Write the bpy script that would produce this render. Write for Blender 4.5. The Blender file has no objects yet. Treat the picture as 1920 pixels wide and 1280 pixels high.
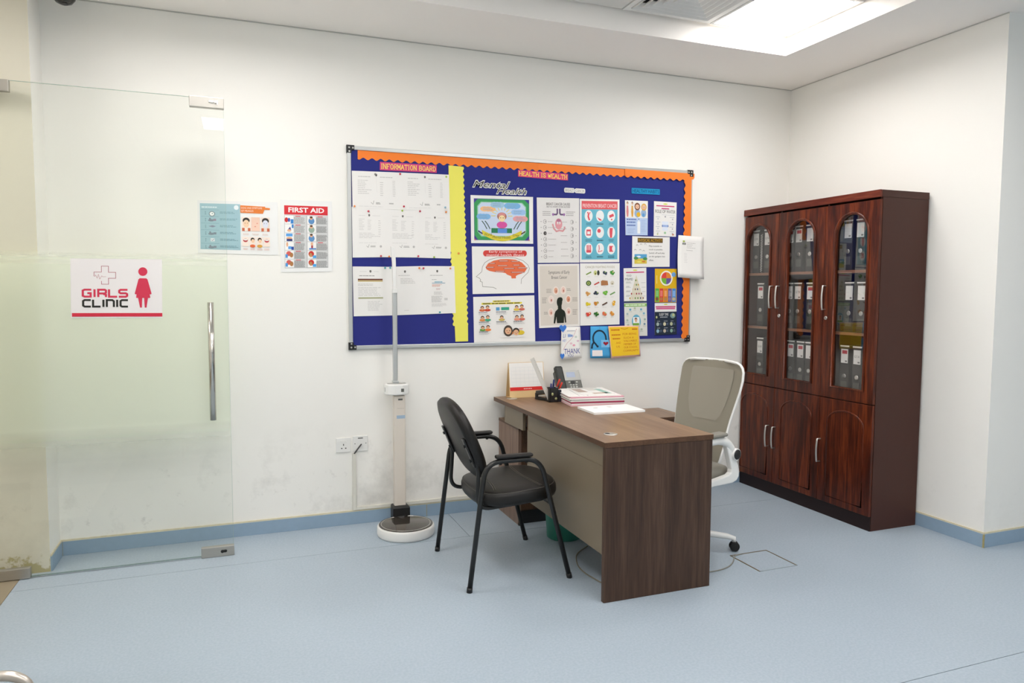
import bpy, bmesh, math, random
from mathutils import Vector, Matrix
random.seed(7)
SC = bpy.context.scene
COL = SC.collection
PI = math.pi

# ------------------------------------------------------------------ camera, exposure, world
def set_camera():
    yaw, pitch, roll, f = 0.36350, 0.06958, 0.00387, 25.463
    cy, sy, cp, sp = math.cos(yaw), math.sin(yaw), math.cos(pitch), math.sin(pitch)
    fw = Vector((sy*cp, cy*cp, -sp)); r = Vector((cy, -sy, 0)); u = r.cross(fw)
    cr, sr = math.cos(roll), math.sin(roll)
    r2 = cr*r + sr*u; u2 = -sr*r + cr*u
    cam = bpy.data.cameras.new('camera'); cam.lens = f; cam.sensor_width = 36; cam.clip_start = 0.05
    o = bpy.data.objects.new('camera', cam); COL.objects.link(o)
    o.matrix_world = Matrix(((r2.x, u2.x, -fw.x, 0), (r2.y, u2.y, -fw.y, -4.4358), (r2.z, u2.z, -fw.z, 1.4348), (0, 0, 0, 1)))
    SC.camera = o
set_camera()
vs = SC.view_settings
SC.display_settings.display_device = 'sRGB'
vs.view_transform = 'Standard'; vs.look = 'None'; vs.gamma = 1.0; vs.use_curve_mapping = False
vs.exposure = 0.0
w = bpy.data.worlds.new('world'); SC.world = w; w.use_nodes = True
w.node_tree.nodes['Background'].inputs[0].default_value = (0.75, 0.85, 1.0, 1)
w.node_tree.nodes['Background'].inputs[1].default_value = 0.3
PANEL_STRENGTH = 18.0      # ceiling light panels
PANEL_COLOR = (1.0, 0.968, 0.950)
WINDOW_STRENGTH = 1.5      # daylit window behind and to the right of the camera
WINDOW_COLOR = (0.60, 0.80, 1.0)
SC.cycles.max_bounces = 10; SC.cycles.diffuse_bounces = 6; SC.cycles.transparent_max_bounces = 24
SC.cycles.use_denoising = True
SC.cycles.sample_clamp_indirect = 8

# ------------------------------------------------------------------ materials
def lin(c):
    if isinstance(c, str):
        c = tuple(int(c[i:i+2], 16)/255 for i in (1, 3, 5))
        return tuple(x/12.92 if x <= 0.04045 else ((x+0.055)/1.055)**2.4 for x in c)
    return tuple(c)
MATS = {}
def new_mat(name):
    m = bpy.data.materials.new(name); m.use_nodes = True
    nt = m.node_tree; b = nt.nodes['Principled BSDF']
    return m, nt, b
def mat(name, col, rough=0.5, metal=0.0, spec=0.5, vary=0.0, vscale=8.0, bump=0.0, bscale=200.0, coat=0.0):
    if name in MATS: return MATS[name]
    m, nt, b = new_mat(name); c = lin(col)
    b.inputs['Base Color'].default_value = (*c, 1); b.inputs['Roughness'].default_value = rough
    b.inputs['Metallic'].default_value = metal; b.inputs['Specular IOR Level'].default_value = spec
    b.inputs['Coat Weight'].default_value = coat
    L = nt.links
    tc = nt.nodes.new('ShaderNodeTexCoord')
    if vary:
        n = nt.nodes.new('ShaderNodeTexNoise'); n.inputs['Scale'].default_value = vscale; n.inputs['Detail'].default_value = 5
        r = nt.nodes.new('ShaderNodeMapRange'); r.inputs[3].default_value = 1-vary; r.inputs[4].default_value = 1+vary
        mx = nt.nodes.new('ShaderNodeVectorMath'); mx.operation = 'SCALE'; mx.inputs[0].default_value = c
        L.new(tc.outputs['Object'], n.inputs['Vector']); L.new(n.outputs[0], r.inputs[0]); L.new(r.outputs[0], mx.inputs['Scale'])
        L.new(mx.outputs[0], b.inputs['Base Color'])
    if bump:
        n2 = nt.nodes.new('ShaderNodeTexNoise'); n2.inputs['Scale'].default_value = bscale; n2.inputs['Detail'].default_value = 3
        bp = nt.nodes.new('ShaderNodeBump'); bp.inputs['Strength'].default_value = bump; bp.inputs['Distance'].default_value = 0.002
        L.new(tc.outputs['Object'], n2.inputs['Vector']); L.new(n2.outputs[0], bp.inputs['Height']); L.new(bp.outputs[0], b.inputs['Normal'])
    MATS[name] = m
    return m
def wood(name, dark, mid, light, axis='z', scale=22.0, stretch=0.06, rough=0.4, coat=0.0, wav=0.0):
    m, nt, b = new_mat(name); L = nt.links
    tc = nt.nodes.new('ShaderNodeTexCoord'); mp = nt.nodes.new('ShaderNodeMapping')
    s = [scale]*3; s['xyz'.index(axis)] = scale*stretch
    mp.inputs['Scale'].default_value = s
    n = nt.nodes.new('ShaderNodeTexNoise'); n.inputs['Scale'].default_value = 1.0; n.inputs['Detail'].default_value = 6; n.inputs['Distortion'].default_value = wav
    n2 = nt.nodes.new('ShaderNodeTexNoise'); n2.inputs['Scale'].default_value = 5.0; n2.inputs['Detail'].default_value = 4
    mx = nt.nodes.new('ShaderNodeMix'); mx.inputs[0].default_value = 0.4
    cr = nt.nodes.new('ShaderNodeValToRGB'); e = cr.color_ramp.elements
    e[0].position = 0.34; e[0].color = (*lin(dark), 1); e[1].position = 0.66; e[1].color = (*lin(light), 1)
    k = e.new(0.5); k.color = (*lin(mid), 1)
    L.new(tc.outputs['Object'], mp.inputs[0]); L.new(mp.outputs[0], n.inputs['Vector']); L.new(mp.outputs[0], n2.inputs['Vector'])
    L.new(n.outputs[0], mx.inputs[2]); L.new(n2.outputs[0], mx.inputs[3]); L.new(mx.outputs[0], cr.inputs[0])
    L.new(cr.outputs[0], b.inputs['Base Color'])
    b.inputs['Specular IOR Level'].default_value = 0.28; b.inputs['Roughness'].default_value = rough; b.inputs['Coat Weight'].default_value = coat; b.inputs['Coat Roughness'].default_value = 0.15
    MATS[name] = m
    return m
def emit(name, col, strength):
    m = bpy.data.materials.new(name); m.use_nodes = True; nt = m.node_tree
    nt.nodes.remove(nt.nodes['Principled BSDF'])
    e = nt.nodes.new('ShaderNodeEmission'); e.inputs[0].default_value = (*lin(col), 1); e.inputs[1].default_value = strength
    nt.links.new(e.outputs[0], nt.nodes['Material Output'].inputs[0]); MATS[name] = m
    return m
def sheet_glass(name, tint, refl=1.0, rough=0.0):
    # thin pane: transparent with a Fresnel reflection
    m = bpy.data.materials.new(name); m.use_nodes = True; nt = m.node_tree
    nt.nodes.remove(nt.nodes['Principled BSDF'])
    t = nt.nodes.new('ShaderNodeBsdfTransparent'); t.inputs[0].default_value = (*tint, 1)
    g = nt.nodes.new('ShaderNodeBsdfGlossy'); g.inputs['Roughness'].default_value = rough
    fr = nt.nodes.new('ShaderNodeLayerWeight'); fr.inputs[0].default_value = 0.5
    pw = nt.nodes.new('ShaderNodeMath'); pw.operation = 'POWER'; pw.inputs[1].default_value = 5.0; nt.links.new(fr.outputs['Facing'], pw.inputs[0])
    mu = nt.nodes.new('ShaderNodeMath'); mu.operation = 'MULTIPLY_ADD'; mu.inputs[1].default_value = 0.9*refl; mu.inputs[2].default_value = 0.08*refl
    mx = nt.nodes.new('ShaderNodeMixShader')
    nt.links.new(pw.outputs[0], mu.inputs[0]); nt.links.new(mu.outputs[0], mx.inputs[0])
    nt.links.new(t.outputs[0], mx.inputs[1]); nt.links.new(g.outputs[0], mx.inputs[2])
    nt.links.new(mx.outputs[0], nt.nodes['Material Output'].inputs[0]); MATS[name] = m
    return m
def wall_mat(name, col, dirt=0.0, flake=False):
    # matt emulsion paint; scuffs and grime sit in the lowest 0.6 m of the wall
    m, nt, b = new_mat(name); L = nt.links; c = lin(col)
    b.inputs['Roughness'].default_value = 0.75; b.inputs['Specular IOR Level'].default_value = 0.25
    geo = nt.nodes.new('ShaderNodeNewGeometry'); sep = nt.nodes.new('ShaderNodeSeparateXYZ'); L.new(geo.outputs['Position'], sep.inputs[0])
    n1 = nt.nodes.new('ShaderNodeTexNoise'); n1.inputs['Scale'].default_value = 2.1; n1.inputs['Detail'].default_value = 8; n1.inputs['Roughness'].default_value = 0.68
    L.new(geo.outputs['Position'], n1.inputs['Vector'])
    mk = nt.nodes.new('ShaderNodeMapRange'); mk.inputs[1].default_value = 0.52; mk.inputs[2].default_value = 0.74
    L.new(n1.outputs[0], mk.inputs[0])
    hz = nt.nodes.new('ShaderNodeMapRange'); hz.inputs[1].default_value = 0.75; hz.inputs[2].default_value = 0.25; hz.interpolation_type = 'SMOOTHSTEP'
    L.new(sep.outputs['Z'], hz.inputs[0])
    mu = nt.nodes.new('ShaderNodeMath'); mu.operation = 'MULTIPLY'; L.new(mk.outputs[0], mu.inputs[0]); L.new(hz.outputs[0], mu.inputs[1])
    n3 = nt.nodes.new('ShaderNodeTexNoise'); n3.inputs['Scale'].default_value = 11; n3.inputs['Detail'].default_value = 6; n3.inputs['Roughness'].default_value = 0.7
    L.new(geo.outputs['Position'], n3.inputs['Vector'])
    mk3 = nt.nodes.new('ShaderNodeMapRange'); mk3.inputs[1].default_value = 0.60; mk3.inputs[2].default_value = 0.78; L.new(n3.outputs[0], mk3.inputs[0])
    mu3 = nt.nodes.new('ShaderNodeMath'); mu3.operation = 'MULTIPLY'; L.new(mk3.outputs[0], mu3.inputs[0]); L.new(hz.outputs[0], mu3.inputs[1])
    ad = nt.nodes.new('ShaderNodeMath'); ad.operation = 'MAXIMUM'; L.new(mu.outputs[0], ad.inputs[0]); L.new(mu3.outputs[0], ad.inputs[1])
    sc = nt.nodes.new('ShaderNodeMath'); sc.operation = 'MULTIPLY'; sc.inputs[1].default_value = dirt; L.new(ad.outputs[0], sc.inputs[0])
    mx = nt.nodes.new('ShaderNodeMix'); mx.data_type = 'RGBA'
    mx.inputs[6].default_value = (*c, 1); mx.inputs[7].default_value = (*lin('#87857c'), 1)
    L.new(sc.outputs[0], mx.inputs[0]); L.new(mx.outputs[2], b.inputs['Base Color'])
    if flake:
        # yellowed bare filler where the paint has flaked off just above the floor
        n4 = nt.nodes.new('ShaderNodeTexNoise'); n4.inputs['Scale'].default_value = 16; n4.inputs['Detail'].default_value = 7; n4.inputs['Roughness'].default_value = 0.65
        L.new(geo.outputs['Position'], n4.inputs['Vector'])
        a1 = nt.nodes.new('ShaderNodeMath'); a1.operation = 'MULTIPLY_ADD'; a1.inputs[1].default_value = 0.30; a1.inputs[2].default_value = -0.085; L.new(n4.outputs[0], a1.inputs[0])
        a2 = nt.nodes.new('ShaderNodeMath'); a2.operation = 'SUBTRACT'; L.new(a1.outputs[0], a2.inputs[0]); L.new(sep.outputs['Z'], a2.inputs[1])
        a3 = nt.nodes.new('ShaderNodeMath'); a3.operation = 'MULTIPLY'; a3.use_clamp = True; a3.inputs[1].default_value = 45; L.new(a2.outputs[0], a3.inputs[0])
        mx2 = nt.nodes.new('ShaderNodeMix'); mx2.data_type = 'RGBA'; mx2.inputs[7].default_value = (*lin('#b3a97f'), 1)
        L.new(a3.outputs[0], mx2.inputs[0]); L.new(mx.outputs[2], mx2.inputs[6]); L.new(mx2.outputs[2], b.inputs['Base Color'])
    n2 = nt.nodes.new('ShaderNodeTexNoise'); n2.inputs['Scale'].default_value = 180
    bp = nt.nodes.new('ShaderNodeBump'); bp.inputs['Strength'].default_value = 0.05; bp.inputs['Distance'].default_value = 0.002
    L.new(geo.outputs['Position'], n2.inputs['Vector']); L.new(n2.outputs[0], bp.inputs['Height']); L.new(bp.outputs[0], b.inputs['Normal'])
    MATS[name] = m
    return m

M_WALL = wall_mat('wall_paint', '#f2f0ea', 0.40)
M_WALL2 = wall_mat('wall_paint_clean', '#f2f0ea', 0.10)
M_JAMB = wall_mat('wall_paint_dimmed', '#dcd7c6', 0.2, flake=True)  # jamb's dimmer light put into a darker, yellower wall paint; the flaking is real
M_CEIL = mat('ceiling_paint', '#fbf6f0', 0.85, spec=0.2)
M_TILE = mat('ceiling_tile_board', '#e4e2dd', 0.9, spec=0.2, bump=0.15, bscale=150)
M_TBAR = mat('ceiling_grid_metal', '#e9e8e4', 0.5)
def floor_mat():
    m, nt, b = new_mat('blue_vinyl'); L = nt.links
    geo = nt.nodes.new('ShaderNodeNewGeometry')
    n = nt.nodes.new('ShaderNodeTexNoise'); n.inputs['Scale'].default_value = 95; n.inputs['Detail'].default_value = 3
    n2 = nt.nodes.new('ShaderNodeTexNoise'); n2.inputs['Scale'].default_value = 1.6; n2.inputs['Detail'].default_value = 4
    L.new(geo.outputs['Position'], n.inputs['Vector']); L.new(geo.outputs['Position'], n2.inputs['Vector'])
    cr = nt.nodes.new('ShaderNodeValToRGB'); e = cr.color_ramp.elements
    e[0].position = 0.36; e[0].color = (*lin('#a0aeba'), 1); e[1].position = 0.64; e[1].color = (*lin('#aab6c1'), 1)
    k = e.new(0.5); k.color = (*lin('#a5b2bd'), 1)
    L.new(n.outputs[0], cr.inputs[0])
    mr = nt.nodes.new('ShaderNodeMapRange'); mr.inputs[3].default_value = 0.94; mr.inputs[4].default_value = 1.05; L.new(n2.outputs[0], mr.inputs[0])
    mx = nt.nodes.new('ShaderNodeVectorMath'); mx.operation = 'SCALE'; L.new(cr.outputs[0], mx.inputs[0]); L.new(mr.outputs[0], mx.inputs['Scale'])
    L.new(mx.outputs[0], b.inputs['Base Color'])
    b.inputs['Roughness'].default_value = 0.42; b.inputs['Specular IOR Level'].default_value = 0.35
    MATS['blue_vinyl'] = m
    return m
M_FLOOR = floor_mat()
M_SEAM = mat('seam_dark', '#46545e', 0.8)  # dark base colour that shows in the joints between floor sheets
M_BASE = mat('baseboard_blue', '#8fa6ba', 0.45, vary=0.06, vscale=30)
M_BEAD = mat('sealant_cream', '#d9d0b4', 0.7, vary=0.1, vscale=40)
M_GROUT = mat('grout_yellow', '#a89d6c', 0.8, vary=0.2, vscale=60)
M_TAN = mat('tan_stone', '#928670', 0.35, vary=0.12, vscale=6)
M_STEEL = mat('brushed_steel', '#b4b1aa', 0.42, metal=0.9, bump=0.04, bscale=300)
M_CHROME = mat('polished_steel', '#c9c6bf', 0.16, metal=1.0)
M_SILVER = mat('satin_silver', '#d5d3ce', 0.3, metal=0.85)
M_BLACK = mat('black_plastic', '#161616', 0.45)
M_BLACKM = mat('black_powder_coat', '#141413', 0.34, vary=0.1)
M_LEATHER = mat('black_leatherette', '#191715', 0.40, spec=0.35, bump=0.25, bscale=260, vary=0.12, vscale=5)
M_STITCH = mat('grey_stitching', '#6f6a62', 0.8)
M_WHITEP = mat('white_plastic', '#e9e8e4', 0.38)
M_BEIGEP = mat('warm_white_metal', '#d8cfc3', 0.4)
M_ALU = mat('anodised_aluminium', '#c8cac8', 0.33, metal=0.6)
M_DARKGLASS = mat('dark_platform_glass', '#3b352e', 0.08, coat=0.4)
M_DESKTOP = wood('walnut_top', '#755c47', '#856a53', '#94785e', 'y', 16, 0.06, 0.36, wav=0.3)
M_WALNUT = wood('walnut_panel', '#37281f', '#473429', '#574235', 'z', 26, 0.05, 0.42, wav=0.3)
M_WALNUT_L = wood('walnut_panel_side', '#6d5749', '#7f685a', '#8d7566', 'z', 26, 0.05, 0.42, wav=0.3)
M_DKWAL = wood('walnut_edge', '#4b3526', '#563d2c', '#624735', 'y', 20, 0.05, 0.42)
M_TAUPE = mat('taupe_laminate', '#7a6d5a', 0.42, vary=0.03)
M_MAHOG = wood('mahogany_veneer', '#280d06', '#501f0e', '#7c3819', 'z', 21, 0.075, 0.32, coat=0.10, wav=0.9)
M_MAHOG_H = wood('mahogany_veneer_rail', '#4a1c0e', '#65291a', '#84412a', 'y', 24, 0.07, 0.32, coat=0.10, wav=0.6)
M_CABSIDE = mat('cabinet_side_laminate', '#43261e', 0.45, spec=0.3, vary=0.05)
M_PLINTH = mat('cabinet_plinth', '#231312', 0.45, spec=0.3)
M_CABIN = mat('cabinet_interior', '#3c332d', 0.6)
M_SHELF = mat('shelf_edge_wood', '#8a5f46', 0.4)
M_BINDER = mat('dark_binder_cloth', '#34332f', 0.55, bump=0.1)
M_PAPER = mat('white_paper', '#eceae6', 0.7, spec=0.2)
M_LABEL = mat('label_paper', '#f2f0ec', 0.6)
M_FELT = mat('blue_felt', '#32377e', 0.95, spec=0.1, vary=0.06, vscale=300)
M_ORANGE = mat('orange_border_paper', '#f4812f', 0.6, spec=0.3)
M_YELLOW = mat('yellow_border_paper', '#ece565', 0.6, spec=0.3)
M_MESHB = mat('grey_mesh_fabric', '#969082', 0.85, bump=0.5, bscale=900, spec=0.2)
M_SEATG = mat('grey_seat_fabric', '#86837a', 0.9, bump=0.3, bscale=500, spec=0.2)
M_TEAL = mat('teal_plastic', '#2f7a68', 0.4)
M_KRAFT = mat('kraft_board', '#d7b885', 0.7)
M_BRASS = mat('brass_edge', '#8a7a5c', 0.35, metal=0.7)
M_GREYP = mat('grey_plastic', '#5b5b56', 0.45)
M_PANE = sheet_glass('cabinet_glass', (0.95, 0.95, 0.945), 1.45)
M_DOORGLASS = sheet_glass('door_glass', (0.962, 0.975, 0.955), 0.5)
M_LIGHT = emit('light_diffuser', PANEL_COLOR, PANEL_STRENGTH)
M_DAY = emit('daylight_pane', WINDOW_COLOR, WINDOW_STRENGTH)
M_SCREEN = emit('phone_screen', '#cdd6ea', 0.75)
def film_mat():
    m = bpy.data.materials.new('frosted_film'); m.use_nodes = True; nt = m.node_tree; L = nt.links
    nt.nodes.remove(nt.nodes['Principled BSDF'])
    t = nt.nodes.new('ShaderNodeBsdfTransparent'); t.inputs[0].default_value = (1, 1, 1, 1)
    d = nt.nodes.new('ShaderNodeBsdfDiffuse'); d.inputs[0].default_value = (*lin('#e9f0dd'), 1)
    tl = nt.nodes.new('ShaderNodeBsdfTranslucent'); tl.inputs[0].default_value = (*lin('#f2f7e8'), 1)
    m1 = nt.nodes.new('ShaderNodeMixShader'); m1.inputs[0].default_value = 0.45
    m2 = nt.nodes.new('ShaderNodeMixShader')
    geo = nt.nodes.new('ShaderNodeNewGeometry'); sep = nt.nodes.new('ShaderNodeSeparateXYZ'); L.new(geo.outputs['Position'], sep.inputs[0])
    cr = nt.nodes.new('ShaderNodeValToRGB'); e = cr.color_ramp.elements   # the film is etched fainter along its lower and upper borders
    mr = nt.nodes.new('ShaderNodeMapRange'); mr.inputs[1].default_value = 0.45; mr.inputs[2].default_value = 1.65; L.new(sep.outputs['Z'], mr.inputs[0])
    e[0].position = 0.09; e[0].color = (0, 0, 0, 1); e[1].position = 0.24; e[1].color = (0.78,)*3 + (1,)
    for p, v in ((0.15, .20), (0.19, .36), (0.922, .78), (0.928, .52), (0.940, .52), (0.944, .74), (0.952, .74), (0.957, .30), (0.968, .26), (0.972, 0.0)):
        k = e.new(p); k.color = (v, v, v, 1)
    L.new(mr.outputs[0], cr.inputs[0]); L.new(cr.outputs[0], m2.inputs[0])
    L.new(d.outputs[0], m1.inputs[1]); L.new(tl.outputs[0], m1.inputs[2])
    L.new(t.outputs[0], m2.inputs[1]); L.new(m1.outputs[0], m2.inputs[2])
    L.new(m2.outputs[0], nt.nodes['Material Output'].inputs[0])
    MATS['frosted_film'] = m
    return m
M_FILM = film_mat()
def ink(c):
    n = 'ink_' + c[1:]
    return mat(n, c, 0.65, spec=0.25)

# ------------------------------------------------------------------ mesh building
class MB:
    def __init__(s): s.v = []; s.f = []; s.mi = []; s.sm = []; s.mats = []
    def m(s, mt):
        if mt not in s.mats: s.mats.append(mt)
        return s.mats.index(mt)
    def add(s, vs, fs, mt, smooth=False):
        b = len(s.v); k = s.m(mt)
        s.v += [tuple(p) for p in vs]
        for f in fs: s.f.append([b+i for i in f]); s.mi.append(k); s.sm.append(smooth)
        return s
    def box(s, x0, x1, y0, y1, z0, z1, mt, r=0.0):
        if r <= 0:
            vs = [(x, y, z) for x in (x0, x1) for y in (y0, y1) for z in (z0, z1)]
            return s.add(vs, [(0, 1, 3, 2), (4, 6, 7, 5), (0, 4, 5, 1), (2, 3, 7, 6), (0, 2, 6, 4), (1, 5, 7, 3)], mt)
        bm = bmesh.new(); bmesh.ops.create_cube(bm, size=1)
        for v in bm.verts: v.co = Vector(((x0+x1)/2+v.co.x*(x1-x0), (y0+y1)/2+v.co.y*(y1-y0), (z0+z1)/2+v.co.z*(z1-z0)))
        bmesh.ops.bevel(bm, geom=list(bm.edges), offset=r, segments=2, profile=0.5, affect='EDGES')
        return s.bm(bm, mt)
    def bm(s, bm, mt, smooth=False, M=None):
        bm.verts.index_update()
        vs = [(M @ v.co if M else v.co) for v in bm.verts]
        s.add([tuple(p) for p in vs], [[v.index for v in f.verts] for f in bm.faces], mt, smooth); bm.free()
        return s
    def obox(s, c, ax, ay, az, hx, hy, hz, mt, r=0.0):
        # oriented box: centre, three unit axes, half sizes
        n0 = len(s.v); s.box(-hx, hx, -hy, hy, -hz, hz, mt, r)
        c, ax, ay, az = map(Vector, (c, ax, ay, az))
        for i in range(n0, len(s.v)):
            p = s.v[i]; s.v[i] = tuple(c + ax*p[0] + ay*p[1] + az*p[2])
        return s
    def tube(s, pts, r, mt, seg=10, closed=False, caps=True, flat=1.0, up=None):
        pts = [Vector(p) for p in pts]; n = len(pts); rings = []
        rr = r if isinstance(r, (list, tuple)) else [r]*n
        def tan(i):
            if closed: return (pts[(i+1) % n]-pts[i-1]).normalized()
            if i == 0: return (pts[1]-pts[0]).normalized()
            if i == n-1: return (pts[-1]-pts[-2]).normalized()
            return ((pts[i+1]-pts[i]).normalized()+(pts[i]-pts[i-1]).normalized()).normalized()
        t = tan(0); a = Vector(up) if up else (Vector((0, 0, 1)) if abs(t.z) < 0.9 else Vector((1, 0, 0)))
        u = (a-t*a.dot(t)).normalized()
        vs = []
        for i in range(n):
            t = tan(i); u = (u-t*u.dot(t)).normalized(); w_ = t.cross(u)
            for k in range(seg):
                an = 2*PI*k/seg
                vs.append(pts[i]+u*math.cos(an)*rr[i]+w_*math.sin(an)*rr[i]*flat)
        fs = []
        for i in range(n if closed else n-1):
            j = (i+1) % n
            for k in range(seg): fs.append((i*seg+k, i*seg+(k+1) % seg, j*seg+(k+1) % seg, j*seg+k))
        s.add(vs, fs, mt, True)
        if caps and not closed:
            s.add(vs[:seg], [tuple(range(seg-1, -1, -1))], mt); s.add(vs[-seg:], [tuple(range(seg))], mt)
        return s
    def lathe(s, prof, c, mt, seg=28, axis='z', smooth=True, sx=1.0):
        vs = []; n = len(prof)
        for r, h in prof:
            for k in range(seg):
                a = 2*PI*k/seg; p = (r*math.cos(a)*sx, r*math.sin(a), h)
                if axis == 'y': p = (p[0], h, p[1])
                if axis == 'x': p = (h, p[0], p[1])
                vs.append((c[0]+p[0], c[1]+p[1], c[2]+p[2]))
        fs = [(i*seg+k, i*seg+(k+1) % seg, (i+1)*seg+(k+1) % seg, (i+1)*seg+k) for i in range(n-1) for k in range(seg)]
        s.add(vs, fs, mt, smooth)
        s.add(vs[:seg], [tuple(range(seg))], mt); s.add(vs[-seg:], [tuple(range(seg))], mt)
        return s
    def prism(s, poly, a, b, plane, mt, r=0.0):
        # outline in a plane ('xz' extruded along y, 'yz' along x, 'xy' along z) from a to b
        def P(p, h): return {'xz': (p[0], h, p[1]), 'yz': (h, p[0], p[1]), 'xy': (p[0], p[1], h)}[plane]
        bm = bmesh.new(); n = len(poly)
        A = [bm.verts.new(P(p, a)) for p in poly]; B = [bm.verts.new(P(p, b)) for p in poly]
        bm.faces.new(A); bm.faces.new(B[::-1])
        for i in range(n): bm.faces.new((A[i], B[i], B[(i+1) % n], A[(i+1) % n]))
        bmesh.ops.recalc_face_normals(bm, faces=bm.faces)
        if r > 0:
            ed = [e for e in bm.edges if (e.verts[0] in A) == (e.verts[1] in A)]
            bmesh.ops.bevel(bm, geom=ed, offset=r, segments=2, profile=0.5, affect='EDGES')
        return s.bm(bm, mt)
    def pillow(s, c, ax, ay, az, a, b, h0, h1, mt, e=4.0, n=40, crown=0.012, edge=0.02):
        # upholstered pad: superellipse outline a x b in (ax, ay), from -h0 to +h1 along az
        c, ax, ay, az = map(Vector, (c, ax, ay, az)); rings = []
        def ring(inset, h):
            out = []
            for k in range(n):
                t = 2*PI*k/n; ct, st = math.cos(t), math.sin(t)
                x = (a-inset)*math.copysign(abs(ct)**(2/e), ct); y = (b-inset)*math.copysign(abs(st)**(2/e), st)
                out.append(c+ax*x+ay*y+az*h)
            return out
        prof = [(edge, -h0), (edge*0.3, -h0+edge*0.3), (0, -h0+edge), (0, h1-edge), (edge*0.3, h1-edge*0.3), (edge, h1)]
        for q in (0.25, 0.5, 0.75, 0.93): prof.append((edge+q*(min(a, b)-edge), h1+crown*(1-(1-q)**2)))
        vs = []
        for i, hh in prof: vs += ring(i, hh)
        fs = [(i*n+k, i*n+(k+1) % n, (i+1)*n+(k+1) % n, (i+1)*n+k) for i in range(len(prof)-1) for k in range(n)]
        m_ = len(prof)
        s.add(vs, fs + [tuple(range(n-1, -1, -1)), tuple(range((m_-1)*n, m_*n))], mt, True)
        return s
    def mesh(s, name, M=None):
        me = bpy.data.meshes.new(name)
        vs = [tuple(M @ Vector(p)) for p in s.v] if M else s.v
        me.from_pydata(vs, [], s.f)
        for m_ in s.mats: me.materials.append(m_)
        me.polygons.foreach_set('material_index', s.mi); me.polygons.foreach_set('use_smooth', s.sm)
        bm = bmesh.new(); bm.from_mesh(me); bmesh.ops.remove_doubles(bm, verts=bm.verts, dist=1e-6)
        bmesh.ops.recalc_face_normals(bm, faces=bm.faces); bm.to_mesh(me); bm.free()
        me.update()
        return me

def fillet(pts, r, n=6):
    # round the inner corners of a polyline
    pts = [Vector(p) for p in pts]; out = [pts[0]]
    for i in range(1, len(pts)-1):
        rr = r[i-1] if isinstance(r, (list, tuple)) else r
        a, b, c = pts[i-1], pts[i], pts[i+1]; u = (a-b); v = (c-b)
        d = min(rr, u.length*0.49, v.length*0.49)
        p, q = b+u.normalized()*d, b+v.normalized()*d
        for k in range(n+1):
            t = k/n; out.append((1-t)**2*p+2*(1-t)*t*b+t*t*q)
    out.append(pts[-1])
    return out

def tag(o, label, cat=None, group=None):
    o['label'] = label
    if cat: o['category'] = cat
    if group: o['group'] = group
    return o
def thing(name, label, cat, loc=(0, 0, 0), rz=0, group=None):
    o = bpy.data.objects.new(name, None); o.empty_display_size = 0.1; COL.objects.link(o)
    o.location = loc; o.rotation_euler = (0, 0, rz)
    return tag(o, label, cat, group)
def root_of(o):
    while o.parent: o = o.parent
    return o
def part(name, mb, parent, label=None, local=False):
    # geometry given in world coordinates unless local: moved into the frame of the (unrotated) thing
    r = root_of(parent)
    M = None if local else Matrix.Translation(-Vector(r.location))
    o = bpy.data.objects.new(name, mb.mesh(name, M)); COL.objects.link(o); o.parent = parent
    if label: o['label'] = label
    return o
def solo(name, mb, label, cat, loc, group=None):
    o = bpy.data.objects.new(name, mb.mesh(name, Matrix.Translation(-Vector(loc)))); COL.objects.link(o); o.location = loc
    return tag(o, label, cat, group)
def struct(name, mb=None, loc=(0, 0, 0), parent=None):
    if mb is None:
        o = bpy.data.objects.new(name, None)
    else:
        o = bpy.data.objects.new(name, mb.mesh(name, Matrix.Translation(-Vector(loc))))
    COL.objects.link(o); o.location = loc
    if parent: o.parent = parent
    else: o['kind'] = 'structure'
    return o
def copy_tree(o, parent=None):
    c = o.copy(); COL.objects.link(c)
    if parent: c.parent = parent
    for ch in list(o.children): copy_tree(ch, c)
    return c

# ------------------------------------------------------------------ room shell
X1, RY, ZC, HB = 3.9162, -1.641, 2.94, 0.0775
XL, SY = -0.913, -0.233            # left wall face, door jamb face
FY, XR, XC = -8.6, 7.6, -2.9       # front wall, far right wall, corridor end

floor = struct('floor', MB().box(XC-.1, XR+.1, FY-.1, 0.1, -0.06, -0.004, M_SEAM))
g = 0.0016
def sheet(x0, x1, y0, y1):
    o = part('floor_sheet', MB().box(x0, x1, y0, y1, -0.004, 0, M_FLOOR), floor)
sheet(-1.031, 1.25-g, -0.462+g, 0.0); sheet(1.25+g, X1+.05, -0.462+g, 0.0)
sheet(-1.031, XR, -2.540+g, -0.462-g); sheet(-1.031, XR, -4.54+g, -2.540-g); sheet(-1.031, XR, -6.54+g, -4.54-g); sheet(-1.031, XR, FY, -6.54-g)
for x0, x1 in ((-1.63, -1.033), (-2.23, -1.633), (-2.83, -2.233)):
    for y0, y1 in ((-0.6, -0.02), (-1.2, -0.603), (-1.8, -1.203)):
        part('stone_tile', MB().box(x0, x1, y0, y1, -0.004, 0.0005, M_TAN), floor, 'tan stone doorway tile')

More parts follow.
